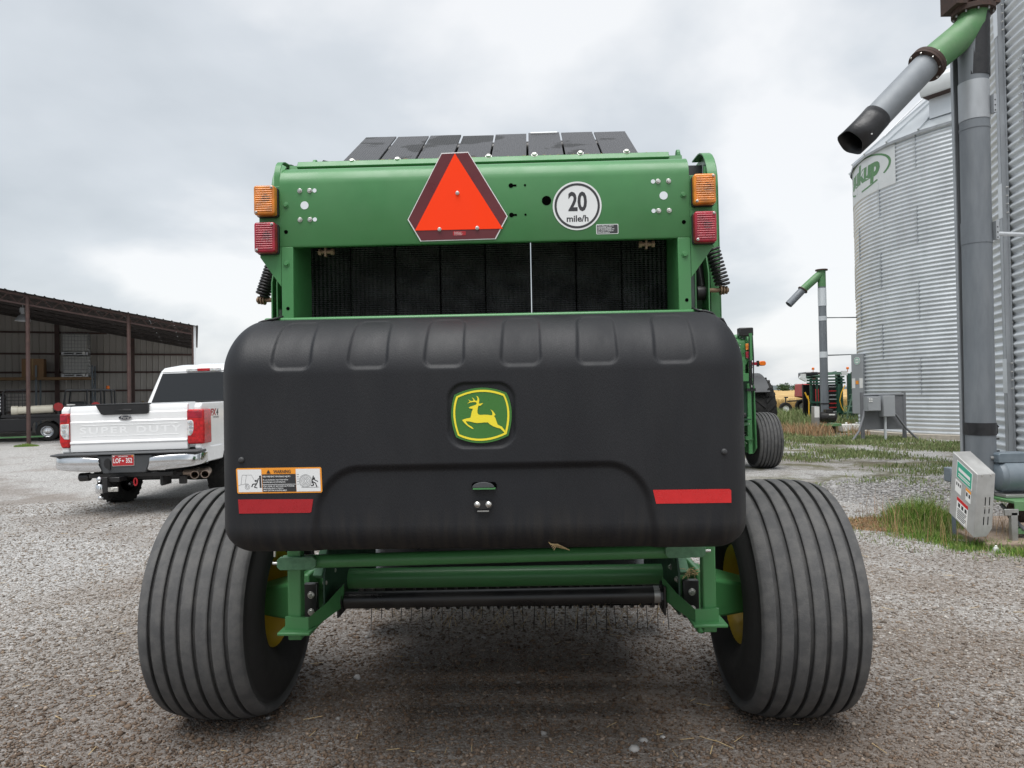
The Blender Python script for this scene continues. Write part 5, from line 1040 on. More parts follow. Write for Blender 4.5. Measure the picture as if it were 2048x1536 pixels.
# odds and ends at the back wall
PLT = thing('pallet_stack', 'low stack of timber and planks against the shed back wall', 'pallets', s2w(2.4, 10.5), SR)
for k in range(7): mb = MB(); mb.box(-.2 + .05 * k, 2.3 - .07 * k, .0 + .03 * k, 1.2, .17 * k, .17 * k + .13); mb.build('plank_layer', 'wood', PLT, bevel=.01)
mb = MB()
for k in range(6): mb.beam((.2 + .35 * k, .2, 1.15), (.5 + .3 * k, .9, 1.45 + .1 * (k % 3)), .09, .05)
mb.build('loose_plank', 'straw', PLT)
GH = thing('hose_coil', 'coil of dark green hose heaped by the shed column', 'hose', s2w(4.2, 10.8), SR)
for k in range(5):
    mb = MB(); r_ = .62 - .07 * k; mb.tube([(r_ * cos(a_), .05 * k, 1.35 + r_ * .62 * sin(a_) + .1) for a_ in np.linspace(0, 2 * pi, 28)], .055, 8); mb.build('hose_loop', 'chute_green', GH)
mb = MB(); mb.box(-.7, .7, -.1, .6, 0, .82); mb.build('crate', 'wood', GH, bevel=.02)
for (x, h_, lb) in ((5.0, 2.35, 'taller pale pole leaning at the right end of the shed wall'), (4.55, 1.95, 'shorter dark pole standing by the shed wall')):
    o = thing('timber_pole', lb, 'pole', s2w(x, 10.6), SR); mb = MB(); mb.beam((0, 0, 0), (.06, .5, h_ + .4), .06); mb.build('pole_shaft', 'galv_dull' if h_ > 2 else 'wood', o)
    if h_ < 2.2: mb = MB(); mb.box(-.02, .35, .44, .50, 2.15, 2.22); mb.tube([(.1, .47, 2.2), (.12, .47, 2.5), (.3, .47, 2.5), (.32, .47, 2.2)], .012, 6); mb.build('pole_hook', 'rust', o)
# long white-roofed building far behind
WB = thing('metal_building', 'low metal building with white ribbed roof far behind the pickup', 'building', (-30, 60, 0), 0)
mb = MB(); mb.box(0, 26, 2, 16, 0, 4.0); mb.build('wall', 'shed_sheet', WB)
for k in range(28):
    V, F = sheet_poly(.95, 0, lambda x: 1); mb = MB(); mb.add([(-.2 + .955 * k + x_, .0 if z_ == 0 else 9.0, (3.98 if z_ == 0 else 4.95) - y_) for x_, y_, z_ in V], F); mb.build('roof_sheet', 'white_roof', WB, smooth=0)
mb = MB(); mb.prism([(9, 4.95), (16.2, 3.98), (16.2, 4.0), (9, 4.99)], 'yz', -.2, 26.4); mb.build('roof_back', 'white_roof', WB)
# ------------------------------------------------------------------ grain bins
def corr_panel(R, ang, h, pitch, amp, nseg, name='wall_panel'):
    nz_ = int(round(h / pitch)); pts = []
    per = 6
    for k in range(nz_ * per + 1):
        z = h * k / (nz_ * per); pts.append((R + amp * sin(2 * pi * k / per), z))
    V = []; F = []; m_ = len(pts)
    for i in range(nseg + 1):
        a_ = ang * i / nseg
        for r_, z in pts: V.append((r_ * cos(a_), r_ * sin(a_), z))
    for i in range(nseg):
        for j in range(m_ - 1): F.append((i * m_ + j, (i + 1) * m_ + j, (i + 1) * m_ + j + 1, i * m_ + j + 1))
    me = bpy.data.meshes.new(name); me.from_pydata(V, [], F); me.polygons.foreach_set('use_smooth', [True] * len(me.polygons)); me.materials.append(MATS['galv']); return me
def grain_bin(name, label, c, R, rings, rh, z0, pitch=.128, amp=.017, np_=10, group='corrugated grain bins', phase=0., roof_rise=3.4, skip_back=None):
    B = thing(name, label, 'grain bin', (c[0], c[1], 0), 0, group)
    me = corr_panel(R, 2 * pi / np_ + .004, rh, pitch, amp, 16)
    toc = atan2(-c[1], -c[0])
    seams = MB(); nb = 0
    for k in range(rings):
        off = phase + (pi / np_ if k % 2 else 0)
        for j in range(np_):
            a0 = off + 2 * pi * j / np_
            o = bpy.data.objects.new('wall_panel', me); COL.objects.link(o); o.parent = B; o.location = (0, 0, z0 + k * rh); o.rotation_euler = (0, 0, a0)
            o.scale = (1 - .0006 * (j % 2), 1 - .0006 * (j % 2), 1)
            da = (a0 - toc + pi) % (2 * pi) - pi
            if abs(da) < 1.7:
                mb = MB(); r_ = R + amp + .002; nbz = int(rh / pitch)
                u_ = Vector((cos(a0), sin(a0), 0)); t_ = Vector((-sin(a0), cos(a0), 0))
                mb.obox(u_ * (R - amp) - t_ * .004 + Vector((0, 0, z0 + k * rh)), t_ * .008, u_ * (2 * amp + .004), (0, 0, rh))
                mb.build('panel_seam', 'galv_dull', B, smooth=0)
                for q_ in range(nbz):
                    for dt in (.03, .07):
                        p = u_ * r_ - t_ * dt + Vector((0, 0, z0 + k * rh + (q_ + .25) * pitch)); seams.cyl(p - u_ * .004, p + u_ * .010, .009, n=5); nb += 1
        for j in range(60):
            a_ = toc - 1.6 + 3.2 * j / 59; p = Vector((cos(a_) * (R + amp), sin(a_) * (R + amp), z0 + (k + 1) * rh - .02)); u_ = Vector((cos(a_), sin(a_), 0)); seams.cyl(p - u_ * .004, p + u_ * .008, .008, n=5)
    seams.build('seam_bolts', 'zinc', B, kind='stuff')
    ze = z0 + rings * rh
    nr = 26
    for j in range(nr):
        a0, a1 = 2 * pi * j / nr, 2 * pi * (j + 1) / nr; mb = MB(); Re = R + .10
        p = lambda a_, r_, z: (r_ * cos(a_), r_ * sin(a_), z)
        zt = ze - .05 + roof_rise
        mb.add([p(a0, Re, ze - .06), p(a1, Re, ze - .06), p(a1, .5, zt), p(a0, .5, zt)], [(0, 1, 2, 3)])
        o = mb.build('roof_panel', 'galv_roof', B, smooth=0)
        mb = MB(); A = Vector(p(a0, Re + .02, ze - .045)); C_ = Vector(p(a0, .5, zt + .02)); mb.beam(A, C_, .05, .07, up=(cos(a0), sin(a0), 1)); mb.build('roof_rib', 'galv_roof', B)
        mb = MB(); mb.add([p(a0, Re, ze - .06), p(a1, Re, ze - .06), p(a1, Re - .01, ze - .14), p(a0, Re - .01, ze - .14)], [(0, 1, 2, 3)]); mb.build('eave_lip', 'galv_dull', B, smooth=0)
    mb = MB(); mb.lathe([(zt - .02, .55), (zt + .25, .5), (zt + .45, .3), (zt + .5, 0)], 24, 'z'); mb.build('roof_cap', 'galv', B)
    mb = MB(); mb.lathe([(-.1, R + .35), (z0, R + .35), (z0, 0)], 64, 'z'); mb.build('foundation', 'concrete', B)
    return B, ze
BC, BR_ = (16.18, 22.94), 4.5
BIN, BZE = grain_bin('grain_bin', 'corrugated steel grain bin with conical roof and green oval lettering', BC, BR_, 8, 1.125, .12, phase=.13)
# name lettering painted on the upper panels, following the wall
toc = atan2(-BC[1], -BC[0])
def on_bin(a_, z, lift=.0235): return (cos(a_) * (BR_ + lift), sin(a_) * (BR_ + lift), z)
A0 = toc - 1.06; ZC = 8.50      # angle of the lettering centre
def wrap(mb, poly2, faces): mb.add([on_bin(A0 + x / BR_, ZC + z) for x, z in poly2], faces)
mb = MB(); n = 20
V2 = [(-1.78 + 3.56 * i / n, z) for i in range(n + 1) for z in (-.74, .60)]
mb.add([on_bin(A0 + x / BR_, ZC + z, .0205) for x, z in V2], [(2 * i, 2 * i + 2, 2 * i + 3, 2 * i + 1) for i in range(n)]); SGN = mb.build('name_panel', 'galv_white', BIN)
mb = MB(); k_ = 64
V2 = []; 
for k in range(k_):
    a_ = 2 * pi * k / k_
    for r_ in (1, .90): V2.append((1.62 * cos(a_) * (r_ if r_ == 1 else .94), .54 * sin(a_) * r_ - .0))
gap = lambda k: 44 <= k <= 47 or 55 <= k <= 57
wrap(mb, V2, [(2 * k, 2 * k + 1, (2 * k + 3) % (2 * k_), (2 * k + 2) % (2 * k_)) for k in range(k_) if not gap(k)]); mb.build('name_oval', 'auger_green', SGN)
vs_, fs = TXT['sukup']; mb = MB(); wrap(mb, [(x * .92, y * .80 + .04) for x, y, z in vs_], fs); mb.build('name_lettering', 'auger_green', SGN)
# roof vent hood and roof rails
az = toc + .03; 
def pol(a_, r_, z): return Vector((cos(a_) * r_, sin(a_) * r_, z))
rv = 3.85; zv = BZE - .05 + 3.4 * (1 - (rv - .5) / (BR_ + .1 - .5))
VH = bpy.data.objects.new('roof_vent', None); COL.objects.link(VH); VH.parent = BIN; VH.location = pol(az - .40, rv, zv); VH.rotation_euler = (0, 0, az - .40)
mb = MB(); mb.box(-.32, .32, -.36, .36, -.25, .5); mb.build('vent_base', 'galv', VH)
mb = MB(); mb.prism([(-.42, .34), (.62, .34), (.70, .52), (.66, .80), (.45, .98), (-.2, 1.02), (-.42, .90)], 'xz', -.46, .46); mb.build('vent_hood', 'galv_white', VH, bevel=.03)
mb = MB(); mb.box(.0, .60, -.40, .40, .325, .338); mb.build('vent_screen', 'rust', VH)
mb = MB(); ra = az - .66
P0 = pol(ra, 2.9, BZE + 1.55); mb.tube([P0, P0 + Vector((0, 0, 1.3)), pol(ra + .35, 1.7, BZE + 3.4)], .022, 6); mb.build('roof_rail', 'cage', BIN)
mb = MB(); mb.tube([pol(ra - .15, 4.45, BZE + .25), pol(ra - .05, 3.6, BZE + 1.15), pol(ra, 2.9, BZE + 1.75), pol(ra + .03, 2.55, BZE + 2.6)], .018, 6); mb.build('roof_rail', 'cage', BIN)
mb = MB(); mb.tube([pol(ra + .12, 3.0, BZE + 1.4), pol(ra + .12, 3.0, BZE + 2.8)], .018, 6); mb.tube([P0 + Vector((0, 0, .7)), pol(ra + .12, 3.0, BZE + 2.3), pol(ra + .4, 2.6, BZE + 2.7)], .018, 6); mb.build('roof_rail', 'cage', BIN)
# tall door cabinet on the left flank
ad = toc - 1.15; DO = bpy.data.objects.new('bin_door', None); COL.objects.link(DO); DO.parent = BIN; DO.location = pol(ad, BR_ + .03, .55); DO.rotation_euler = (0, 0, toc - .62)
mb = MB(); mb.box(-.10, .20, -.24, .24, .1, 2.1); mb.build('door_panel', 'grey_box', DO, bevel=.01)
mb = MB(); mb.box(-.06, .08, .25, .55, .35, 2.12); mb.build('door_frame', 'grey_box', DO)
mb = MB(); mb.cyl((.205, .02, 1.86), (.21, .02, 1.86), .13, n=24); mb.build('door_badge', 'plastic_white', DO)
mb = MB(); mb.hollow((.212, .02, 1.86), (.214, .02, 1.86), .11, .09, 24); mb.box(.212, .214, -.05, .09, 1.85, 1.87); mb.build('badge_ring', 'sticker_green', DO)
for y0 in (-.22, .10): mb = MB(); mb.box(.205, .207, y0, y0 + .14, .95, 1.28); mb.build('door_sticker', 'plastic_white', DO)
mb = MB(); mb.box(.205, .207, -.06, .06, 1.08, 1.2); mb.build('door_sticker', 'label_orange', DO)

C2, R2 = (10.95, 8.35), 4.5
BIN2, _ = grain_bin('grain_bin', 'nearer tall corrugated grain bin with upright stiffeners, cut by right frame edge', C2, R2, 9, 1.12, .10, phase=.52, pitch=.112, amp=.020, np_=10)
toc2 = atan2(-C2[1], -C2[0])
for k in range(10):
    a_ = toc2 - 1.02 + .155 + .314 * (k - 1)
    mb = MB(); u_ = Vector((cos(a_), sin(a_), 0)); t_ = Vector((-sin(a_), cos(a_), 0)); o0 = u_ * (R2 + .018) + Vector((0, 0, .1))
    for (ta, tb, ra_, rb_) in ((-.10, -.045, 0, .004), (-.045, -.037, 0, .06), (-.045, .045, .056, .06), (.037, .045, 0, .06), (.045, .10, 0, .004)):
        mb.obox(o0 + t_ * ta + u_ * ra_, t_ * (tb - ta), u_ * (rb_ - ra_), (0, 0, 10.1))
    mb.build('wall_stiffener', 'galv_dull', BIN2, smooth=0)
    for z in (1.3, 3.6, 6.0, 8.3):
        mb = MB(); mb.obox(o0 + t_ * -.055 + u_ * .061 + Vector((0, 0, z)), t_ * .11, u_ * .004, (0, 0, .45)); mb.build('splice_plate', 'galv', BIN2, smooth=0)
        mb = MB()
        for q_ in range(4):
            for ta in (-.075, .075): p = o0 + t_ * ta + u_ * .004 + Vector((0, 0, z + .06 + .11 * q_)); mb.cyl(p, p + u_ * .02, .010, n=6)
        mb.build('splice_bolts', 'zinc', BIN2, kind='stuff')

# ------------------------------------------------------------------ upright unloading augers
def auger(name, label, base, top, r, spout, lean=0.):
    A = thing(name, label, 'auger', (base[0], base[1], 0), 0, 'upright unloading augers')
    return A
# near one
AX, AY = 4.60, 7.0
AU = thing('grain_auger', 'near upright grey unloading auger with green elbow and black rubber spout end', 'auger', (AX, AY, 0), 0, 'upright unloading augers')
r_ = .130
mb = MB(); mb.cyl((0, 0, .50), (.035, 0, 5.1), r_, n=40); mb.build('auger_tube', 'galv_pipe', AU)
for z, h_, mt in ((2.90, .22, 'galv_pipe'), (4.12, .38, 'galv_dull'), (4.03, .025, 'galv_pipe')):
    xo = .035 * (z - .5) / 4.6; mb = MB(); mb.hollow((xo, 0, z), (xo, 0, z + h_), r_ + .004, r_ - .002, 40); BN = mb.build('tube_band', mt, AU)
for z in (2.96, 4.20):
    xo = .035 * (z - .5) / 4.6; mb = MB(); mb.box(xo + .10, xo + .128, -r_ - .01, -r_ + .05, z - .04, z + .14); TBk = mb.build('band_lug', 'galv_dull', AU)
    for k in range(3): mb = MB(); mb.cyl((xo + .114, -r_ - .012, z - .02 + .05 * k), (xo + .114, -r_ - .004, z - .02 + .05 * k), .007, n=8); mb.build('lug_bolt', 'black_metal', TBk)
mb = MB(); mb.hollow((.005, 0, 1.02), (.006, 0, 1.14), r_ + .006, r_ - .001, 40); mb.box(.12, .145, -.05, .0, 1.03, 1.12); mb.build('tape_wrap', 'black_rubber', AU, smooth=30)
for k in range(3): mb = MB(); z = .86 + .12 * k; mb.cyl((r_ - .01, -.03, z), (r_ + .035, -.03, z), .009, n=8); mb.build('tube_bolt', 'black_metal', AU)
for k in range(10): mb = MB(); z = 3.3 + .17 * k; xo = .035 * (z - .5) / 4.6; mb.cyl((xo + r_ - .01, .05, z), (xo + r_ + .03, .05, z), .006, n=6); mb.build('tube_bolt', 'black_metal', AU)
mb = MB(); mb.box(-.082, -.045, .12, .16, .3, 5.0); mb.build('support_channel', 'grey_board', AU); mb = MB(); mb.box(-.098, -.086, .12, .16, .3, 5.0); mb.build('support_channel', 'galv_dull', AU)
# elbow: top head, oblique green tube, flange, grey spout, rubber sleeve
TOP = Vector((.045, 0, 5.16)); FL = Vector((4.123 - AX, -.10, 4.663)); GE = Vector((3.564 - AX, -.20, 4.112)); BE = Vector((3.27 - AX, -.26, 3.84))
mb = MB(); mb.tube([Vector((.055, 0, 5.22)), Vector((.02, -.005, 5.08)), Vector((-.10, -.02, 4.96)), FL], [.135, .14, .142, .138], 32); mb.build('green_elbow', 'auger_green', AU)
mb = MB(); mb.cyl((.038, 0, 4.55), (.05, 0, 5.2), r_ + .005, n=32); mb.build('rubber_patch', 'black_rubber', AU)
mb = MB(); mb.cyl((.045, 0, 5.19), (.045, 0, 5.24), .19, n=32); mb.cyl((.045, 0, 5.26), (.045, 0, 5.30), .19, n=32); mb.box(-.20, .23, -.13, .13, 5.24, 5.5); mb.build('head_flange', 'rust', AU)
for k in range(10):
    a_ = 2 * pi * k / 10; mb = MB(); mb.cyl((.045 + .165 * cos(a_), .165 * sin(a_), 5.165), (.045 + .165 * cos(a_), .165 * sin(a_), 5.32), .009, n=6); mb.build('flange_bolt', 'grey_steel', AU)
dd = (GE - FL).normalized()
mb = MB(); mb.cyl(FL - dd * .02, FL + dd * .015, .172, n=36); mb.cyl(FL + dd * .018, FL + dd * .045, .172, n=36); FLG = mb.build('spout_flange', 'rust', AU)
u_, w_ = basis(dd)
for k in range(8): a_ = 2 * pi * k / 8 + .3; p = FL + (u_ * cos(a_) + w_ * sin(a_)) * .155; mb = MB(); mb.cyl(p - dd * .035, p + dd * .065, .008, n=6); mb.build('flange_bolt', 'zinc', FLG)
mb = MB(); mb.cyl(FL + dd * .03, GE + dd * .12, .128, n=36); mb.build('spout_tube', 'galv_spout', AU)
pts = [GE + dd * .01, GE + dd * .10, GE + dd * .22, BE]; u_, w_ = basis(dd); V = []; F = []; nn = 28
for i, p in enumerate(pts):
    for k in range(nn):
        a_ = 2 * pi * k / nn; rr2 = .134 + .004 * sin(3 * a_ + i) + (.006 * sin(5 * a_ + 2 * i) if i > 1 else 0); V.append(p + (u_ * cos(a_) + w_ * sin(a_)) * rr2)
F = [(i * nn + k, i * nn + (k + 1) % nn, (i + 1) * nn + (k + 1) % nn, (i + 1) * nn + k) for i in range(3) for k in range(nn)]
mb = MB(); mb.add(V, F); o = mb.build('rubber_sleeve', 'black_rubber', AU, smooth=60); md = o.modifiers.new('s', 'SOLIDIFY'); md.thickness = .006
p = BE - dd * .10 - w_ * 0; mb = MB(); pz = p + Vector((.07, -.125, -.03)); mb.cyl(pz, pz + Vector((0, -.012, 0)), .008, n=10); mb.build('sleeve_bolt', 'zinc', AU)
mb = MB(); mb.tube([(.14, .05, 3.02), (1.9, .55, 3.05)], .022, 8); mb.build('brace_rod', 'galv', AU)
mb = MB(); mb.tube([(.14, .05, 2.70), (.62, .75, 2.72)], .018, 8); mb.cyl((.20, .12, 2.70), (.24, .18, 2.70), .03, n=6); mb.build('brace_rod', 'grey_board', AU)
# drive: belt guard box tilted on its mount, motor, green base
G0 = Vector((4.206 - AX, 6.45 - AY, .698)); GA = Vector((-.077, .230, .19)); GBv = Vector((.195, .047, 0)); GC = Vector((-.035, .023, -.575))
GN = GA.cross(GC).normalized()
if GN.dot(GBv) > 0: GN = -GN
GF = GBv.cross(GC).normalized()
if GF.y > 0: GF = -GF
def gp(s_, t_, u_, out=0., front=0.): return G0 + GA * s_ + GBv * t_ + GC * u_ + GN * out + GF * front
GB = bpy.data.objects.new('belt_guard', None); COL.objects.link(GB); GB.parent = AU
def gquad(mb, P4, n_, th):
    n_ = Vector(n_); mb.add([p_ for p_ in P4] + [p_ + n_ * th for p_ in P4], [(0, 1, 2, 3), (7, 6, 5, 4), (0, 4, 5, 1), (1, 5, 6, 2), (2, 6, 7, 3), (3, 7, 4, 0)])
mb = MB(); mb.add([gp(0, 0, 0), gp(0, 1, 0), gp(0, 1, .88), gp(0, .72, 1), gp(0, 0, 1), gp(1, 0, 0), gp(1, 1, 0), gp(1, 1, .88), gp(1, .72, 1), gp(1, 0, 1)], [(0, 1, 2, 3, 4), (9, 8, 7, 6, 5), (0, 5, 6, 1), (1, 6, 7, 2), (2, 7, 8, 3), (3, 8, 9, 4), (4, 9, 5, 0)])
mb.build('guard_shell', 'guard_steel', GB, bevel=.004, smooth=20)
for (t0, u0_, u1) in ((.50, .37, .50), (.74, .37, .50), (.50, .56, .63), (.74, .56, .63), (.47, .68, .81), (.71, .68, .81)):
    mb = MB(); gquad(mb, [gp(0, t0, u0_), gp(0, t0 + .045, u0_), gp(0, t0 + .045, u1), gp(0, t0, u1)], GF, .0015); mb.build('vent_slot', 'black_hole', GB)
for (t0, u0_) in ((.52, .53), (.76, .53), (.25, .02), (.75, .02)):
    mb = MB(); p_ = gp(0, t0, u0_); mb.cyl(p_, p_ + GF * .008, .007, n=8); mb.build('screw', 'zinc', GB)
def sticker(s0, s1, u0_, u1, mt, lift=.0015, name='sticker'):
    mb = MB(); gquad(mb, [gp(s0, 0, u0_), gp(s1, 0, u0_), gp(s1, 0, u1), gp(s0, 0, u1)], GN, lift); return mb.build(name, mt, GB)
sticker(.18, .80, .06, .33, 'plastic_white'); sticker(.20, .78, .07, .32, 'sticker_green', .0025)
sticker(.58, .82, .37, .56, 'plastic_white'); sticker(.20, .40, .36, .55, 'plastic_white'); sticker(.20, .40, .36, .40, 'label_orange', .0025)
sticker(.28, .72, .62, .97, 'plastic_white'); sticker(.28, .72, .62, .675, 'tape_red_bright', .0025)
for k in range(6): sticker(.32 + .03 * (k % 3), .68, .79 + .028 * k, .802 + .028 * k, 'sign_black', .0022, 'sticker_print')
for k in range(3): sticker(.32 + .13 * k, .40 + .13 * k, .70, .76, 'sign_black', .0022, 'sticker_print'); sticker(.60 + .07 * k, .64 + .07 * k, .40, .45, 'sign_black', .0022, 'sticker_print')
for k in range(2): sticker(.22 + .10 * k, .28 + .10 * k, .42, .48, 'sign_black', .0022, 'sticker_print')
for (u0_, h_) in ((.15, .05), (.24, .015), (.27, .015)): sticker(.26, .72, u0_, u0_ + h_, 'plastic_white', .0032, 'sticker_print')
MO = bpy.data.objects.new('electric_motor', None); COL.objects.link(MO); MO.parent = AU; MO.location = (4.66 - AX, 6.9 - AY, .63)
mb = MB(); mb.lathe([(-.02, 0), (-.02, .10), (.0, .135), (.03, .145), (.04, .155), (.045, .16), (.46, .16), (.47, .15), (.50, .12), (.50, 0)], 36, 'x'); mb.build('motor_case', 'motor_blue', MO)
mb = MB(); mb.prism([(-.02, .13), (.34, .13), (.34, .165), (.30, .225), (.0, .225), (-.02, .21)], 'xz', -.10, .09); mb.build('terminal_box', 'motor_blue', MO, bevel=.008)
mb = MB(); mb.cyl((-.05, -.02, .17), (-.02, -.02, .17), .02, n=12); mb.build('cable_gland', 'grey_steel', MO)
mb = MB(); mb.box(.0, .6, -.16, .16, -.195, -.165); mb.build('motor_foot', 'grey_steel', MO, bevel=.004)
mb = MB(); mb.box(.02, .8, -.42, .12, .405, .43); mb.box(.02, .8, -.43, -.42, .34, .43); mb.build('drive_base', 'auger_green', AU, bevel=.004)
mb = MB(); mb.box(-.02, .04, -.44, -.40, .05, .33); mb.box(-.08, .05, -.44, -.42, .30, .36); mb.build('drive_leg', 'grey_steel', AU, bevel=.004)
mb = MB(); mb.cyl((.2, -.15, .28), (.8, -.15, .28), .10, n=20); mb.build('gearbox', 'rust', AU)
mb = MB(); mb.tube([(.12, -.1, .35), (.15, -.35, .16), (.5, -.5, .13), (1.2, -.5, .12)], .018, 8); mb.build('power_cable', 'grey_board', AU)
mb = MB(); mb.box(.1, .75, -.35, -.25, .11, .16); mb.build('base_rail', 'auger_green', AU, bevel=.004)
mb = MB(); mb.box(-.31, -.20, -.02, .10, .56, .70); mb.cyl((-.255, .04, .0), (-.255, .04, .56), .02, n=10); mb.build('junction_box', 'motor_blue', AU, bevel=.01)
mb = MB(); mb.prism([(-.30, -.52), (2.2, -.66), (2.4, .9), (-.10, .8)], 'xy', -.06, .07); mb.build('concrete_pad', 'concrete_red', AU, bevel=.015)
# far one
FA = thing('grain_auger', 'far upright grey unloading auger with small green elbow and black motor', 'auger', (10.53, 24.0, 0), 0, 'upright unloading augers')
mb = MB(); mb.cyl((.02, 0, .35), (.02, 0, 5.0), .127, n=28); mb.build('auger_tube', 'galv_pipe', FA)
mb = MB(); mb.hollow((.02, 0, 2.55), (.02, 0, 2.75), .133, .12, 28); mb.build('tube_band', 'galv', FA); mb = MB(); mb.hollow((.02, 0, 3.8), (.02, 0, 3.95), .133, .12, 28); mb.build('tube_band', 'galv', FA); mb = MB(); mb.hollow((.02, 0, 4.3), (.02, 0, 4.9), .135, .12, 28); mb.build('tube_band', 'galv', FA)
mb = MB(); mb.hollow((.02, 0, .98), (.02, 0, 1.02), .14, .12, 28); mb.build('tube_band', 'black_rubber', FA)
mb = MB(); mb.cyl((.02, 0, 4.95), (.02, 0, 5.5), .13, n=28); mb.tube([(.02, 0, 5.42), (-.15, 0, 5.28), (-.63, 0, 4.86)], [.13, .135, .13], 24); mb.build('green_elbow', 'auger_green', FA)
mb = MB(); mb.cyl((.02, 0, 5.5), (.02, 0, 5.54), .2, n=24); mb.build('head_flange', 'rust', FA)
mb = MB(); mb.cyl((-.62, 0, 4.87), (-.64, 0, 4.845), .17, n=24); mb.build('spout_flange', 'rust', FA)
mb = MB(); mb.hollow((-.63, 0, 4.86), (-1.12, 0, 4.37), .125, .115, 24); mb.build('spout_tube', 'galv_pipe', FA)
for z in (2.62, 3.90):
    for dy in (0, .12): mb = MB(); mb.tube([(.12, dy, z + .02 * (dy > 0)), (1.6, .6 + dy, z + .06)], .018, 6); mb.build('brace_rod', 'cage', FA)
mb = MB(); mb.lathe([(-.28, 0), (-.28, .14), (-.24, .18), (.24, .18), (.28, .15), (.28, 0)], 28, 'x', (-.05, -.3, .55)); mb.build('motor_case', 'black_metal', FA)
mb = MB(); mb.box(-.12, .12, -.42, -.2, .70, .82); mb.build('terminal_box', 'black_metal', FA, bevel=.01); mb = MB(); mb.box(-.06, .14, -.485, -.48, .62, .66); mb.build('motor_plate', 'plastic_white', FA)
mb = MB(); mb.prism([(-.52, -.05), (-.34, -.05), (-.32, .92), (-.50, .92)], 'xz', -.4, -.15); mb.build('belt_guard', 'grey_steel', FA, bevel=.01); mb = MB(); mb.box(-.50, -.34, -.405, -.40, .55, .90); mb.build('sticker', 'plastic_white', FA)
mb = MB(); mb.box(-.3, .35, -.5, .2, .25, .34); mb.build('drive_base', 'auger_green', FA, bevel=.01); mb = MB(); mb.box(-.2, -.1, -.3, -.1, -.1, .3); mb.box(.15, .25, -.3, -.1, -.1, .3); mb.build('drive_leg', 'rust', FA)
WT = thing('white_tank_pieces', 'white plastic jugs lying in the weeds beside the far auger', 'jugs', (11.15, 23.9, 0), 0)
for k, (x, y, rz) in enumerate(((0, 0, .2), (.38, .1, -.3), (.72, -.05, .1), (1.0, .1, .5))):
    mb = MB(); mb.box(-.17, .17, -.12, .12, .05, .30); mb.cyl((.08, 0, .30), (.08, 0, .36), .04, n=10); o = mb.build('jug', 'plastic_white', WT, bevel=.04, seg=3); o.location = (x, y, 0); o.rotation_euler = (0, 0, rz)

# ------------------------------------------------------------------ electrical stand in front of the bin
EP = thing('electrical_stand', 'grey board on posts carrying two electrical boxes before the bin', 'electrical stand', (10.4, 20.0, 0), radians(8))
for x in (-.60, .68): mb = MB(); mb.cyl((x, 0, -.1), (x, 0, 1.38), .055, n=16); mb.build('post', 'grey_board', EP)
mb = MB(); mb.box(-.60, .68, -.02, .02, .33, 1.30); mb.build('board', 'grey_board', EP)
mb = MB(); mb.box(-.62, .70, -.05, .05, 1.30, 1.34); mb.build('board_rail', 'grey_box', EP)
def ebox(x0, x1, z0, z1, d):
    mb = MB(); mb.box(x0, x1, -.02 - d, -.025, z0, z1); b_ = mb.build('electrical_box', 'grey_box', EP, bevel=.006)
    mb = MB(); mb.box(x0 + .012, x1 - .012, -.035 - d, -.021 - d, z0 + .012, z1 - .012); mb.build('box_door', 'grey_box', EP, bevel=.004); return b_
ebox(-.60, -.20, .86, 1.26, .22); ebox(-.12, .25, .69, 1.28, .20)
for (x, z) in ((-.55, 1.19), (-.49, 1.19), (-.55, 1.13), (-.49, 1.13)): mb = MB(); mb.cyl((x, -.275, z), (x, -.262, z), .022, n=14); mb.build('push_button', 'plastic_white', EP)
mb = MB(); mb.cyl((.02, -.10, -.1), (.02, -.10, .69), .035, n=16); mb.build('conduit', 'galv', EP)
mb = MB(); mb.tube([(.25, -.12, .78), (.34, -.12, .74), (.62, -.15, .35), (.95, -.2, .02)], .03, 10); mb.build('conduit', 'grey_board', EP)
mb = MB(); mb.tube([(-.58, -.05, .88), (-.64, -.1, .70), (-.85, -.2, .30), (-1.15, -.3, .02)], .03, 10); mb.build('conduit', 'grey_board', EP)
mb = MB(); mb.tube([(-.60, -.02, .86), (-.66, -.05, .5), (-.68, -.1, .02)], .026, 10); mb.build('conduit', 'grey_board', EP)
for (x, z) in ((-.16, 1.19), (.27, .78)): mb = MB(); mb.cyl((x - .04, -.1, z), (x + .04, -.1, z), .03, n=12); mb.build('cable_gland', 'galv', EP)
# ------------------------------------------------------------------ machines at the edge of the field
RM = thing('hay_mower', 'red hay machine at the field edge with caster wheel arm', 'farm machine', (16.9, 42, 0), 0)
mb = MB(); mb.prism([(0, 1.05), (.06, 1.80), (.55, 1.82), (.65, 1.70), (1.9, 1.65), (1.9, .95), (.9, .85)], 'xz', -.6, .6); mb.build('hood', 'red_paint', RM, bevel=.04)
mb = MB(); mb.box(.0, .10, -.62, -.58, 1.15, 1.78); mb.build('grille', 'trim_black', RM); mb = MB(); mb.box(.5, .95, -.63, -.6, 1.1, 1.45); mb.build('side_grille', 'trim_black', RM)
mb = MB(); mb.cyl((.95, 0, 1.7), (.95, 0, 2.1), .06, n=12); mb.cyl((.95, 0, 2.02), (.95, 0, 2.15), .10, n=12); mb.build('exhaust', 'rust', RM)
for (x, y) in ((.55, -.75), (.55, .55)):
    W_ = bpy.data.objects.new('wheel', None); COL.objects.link(W_); W_.parent = RM; W_.location = (x, y, .45)
    mb = MB(); mb.lathe([(0, .26), (-.02, .38), (.02, .45), (.22, .45), (.26, .38), (.24, .26)], 32, 'y'); mb.build('tyre', 'rubber_dark', W_); mb = MB(); mb.lathe([(.02, .26), (.03, .2), (.08, .1), (.05, 0)], 24, 'y'); mb.build('rim', 'galv_white', W_)
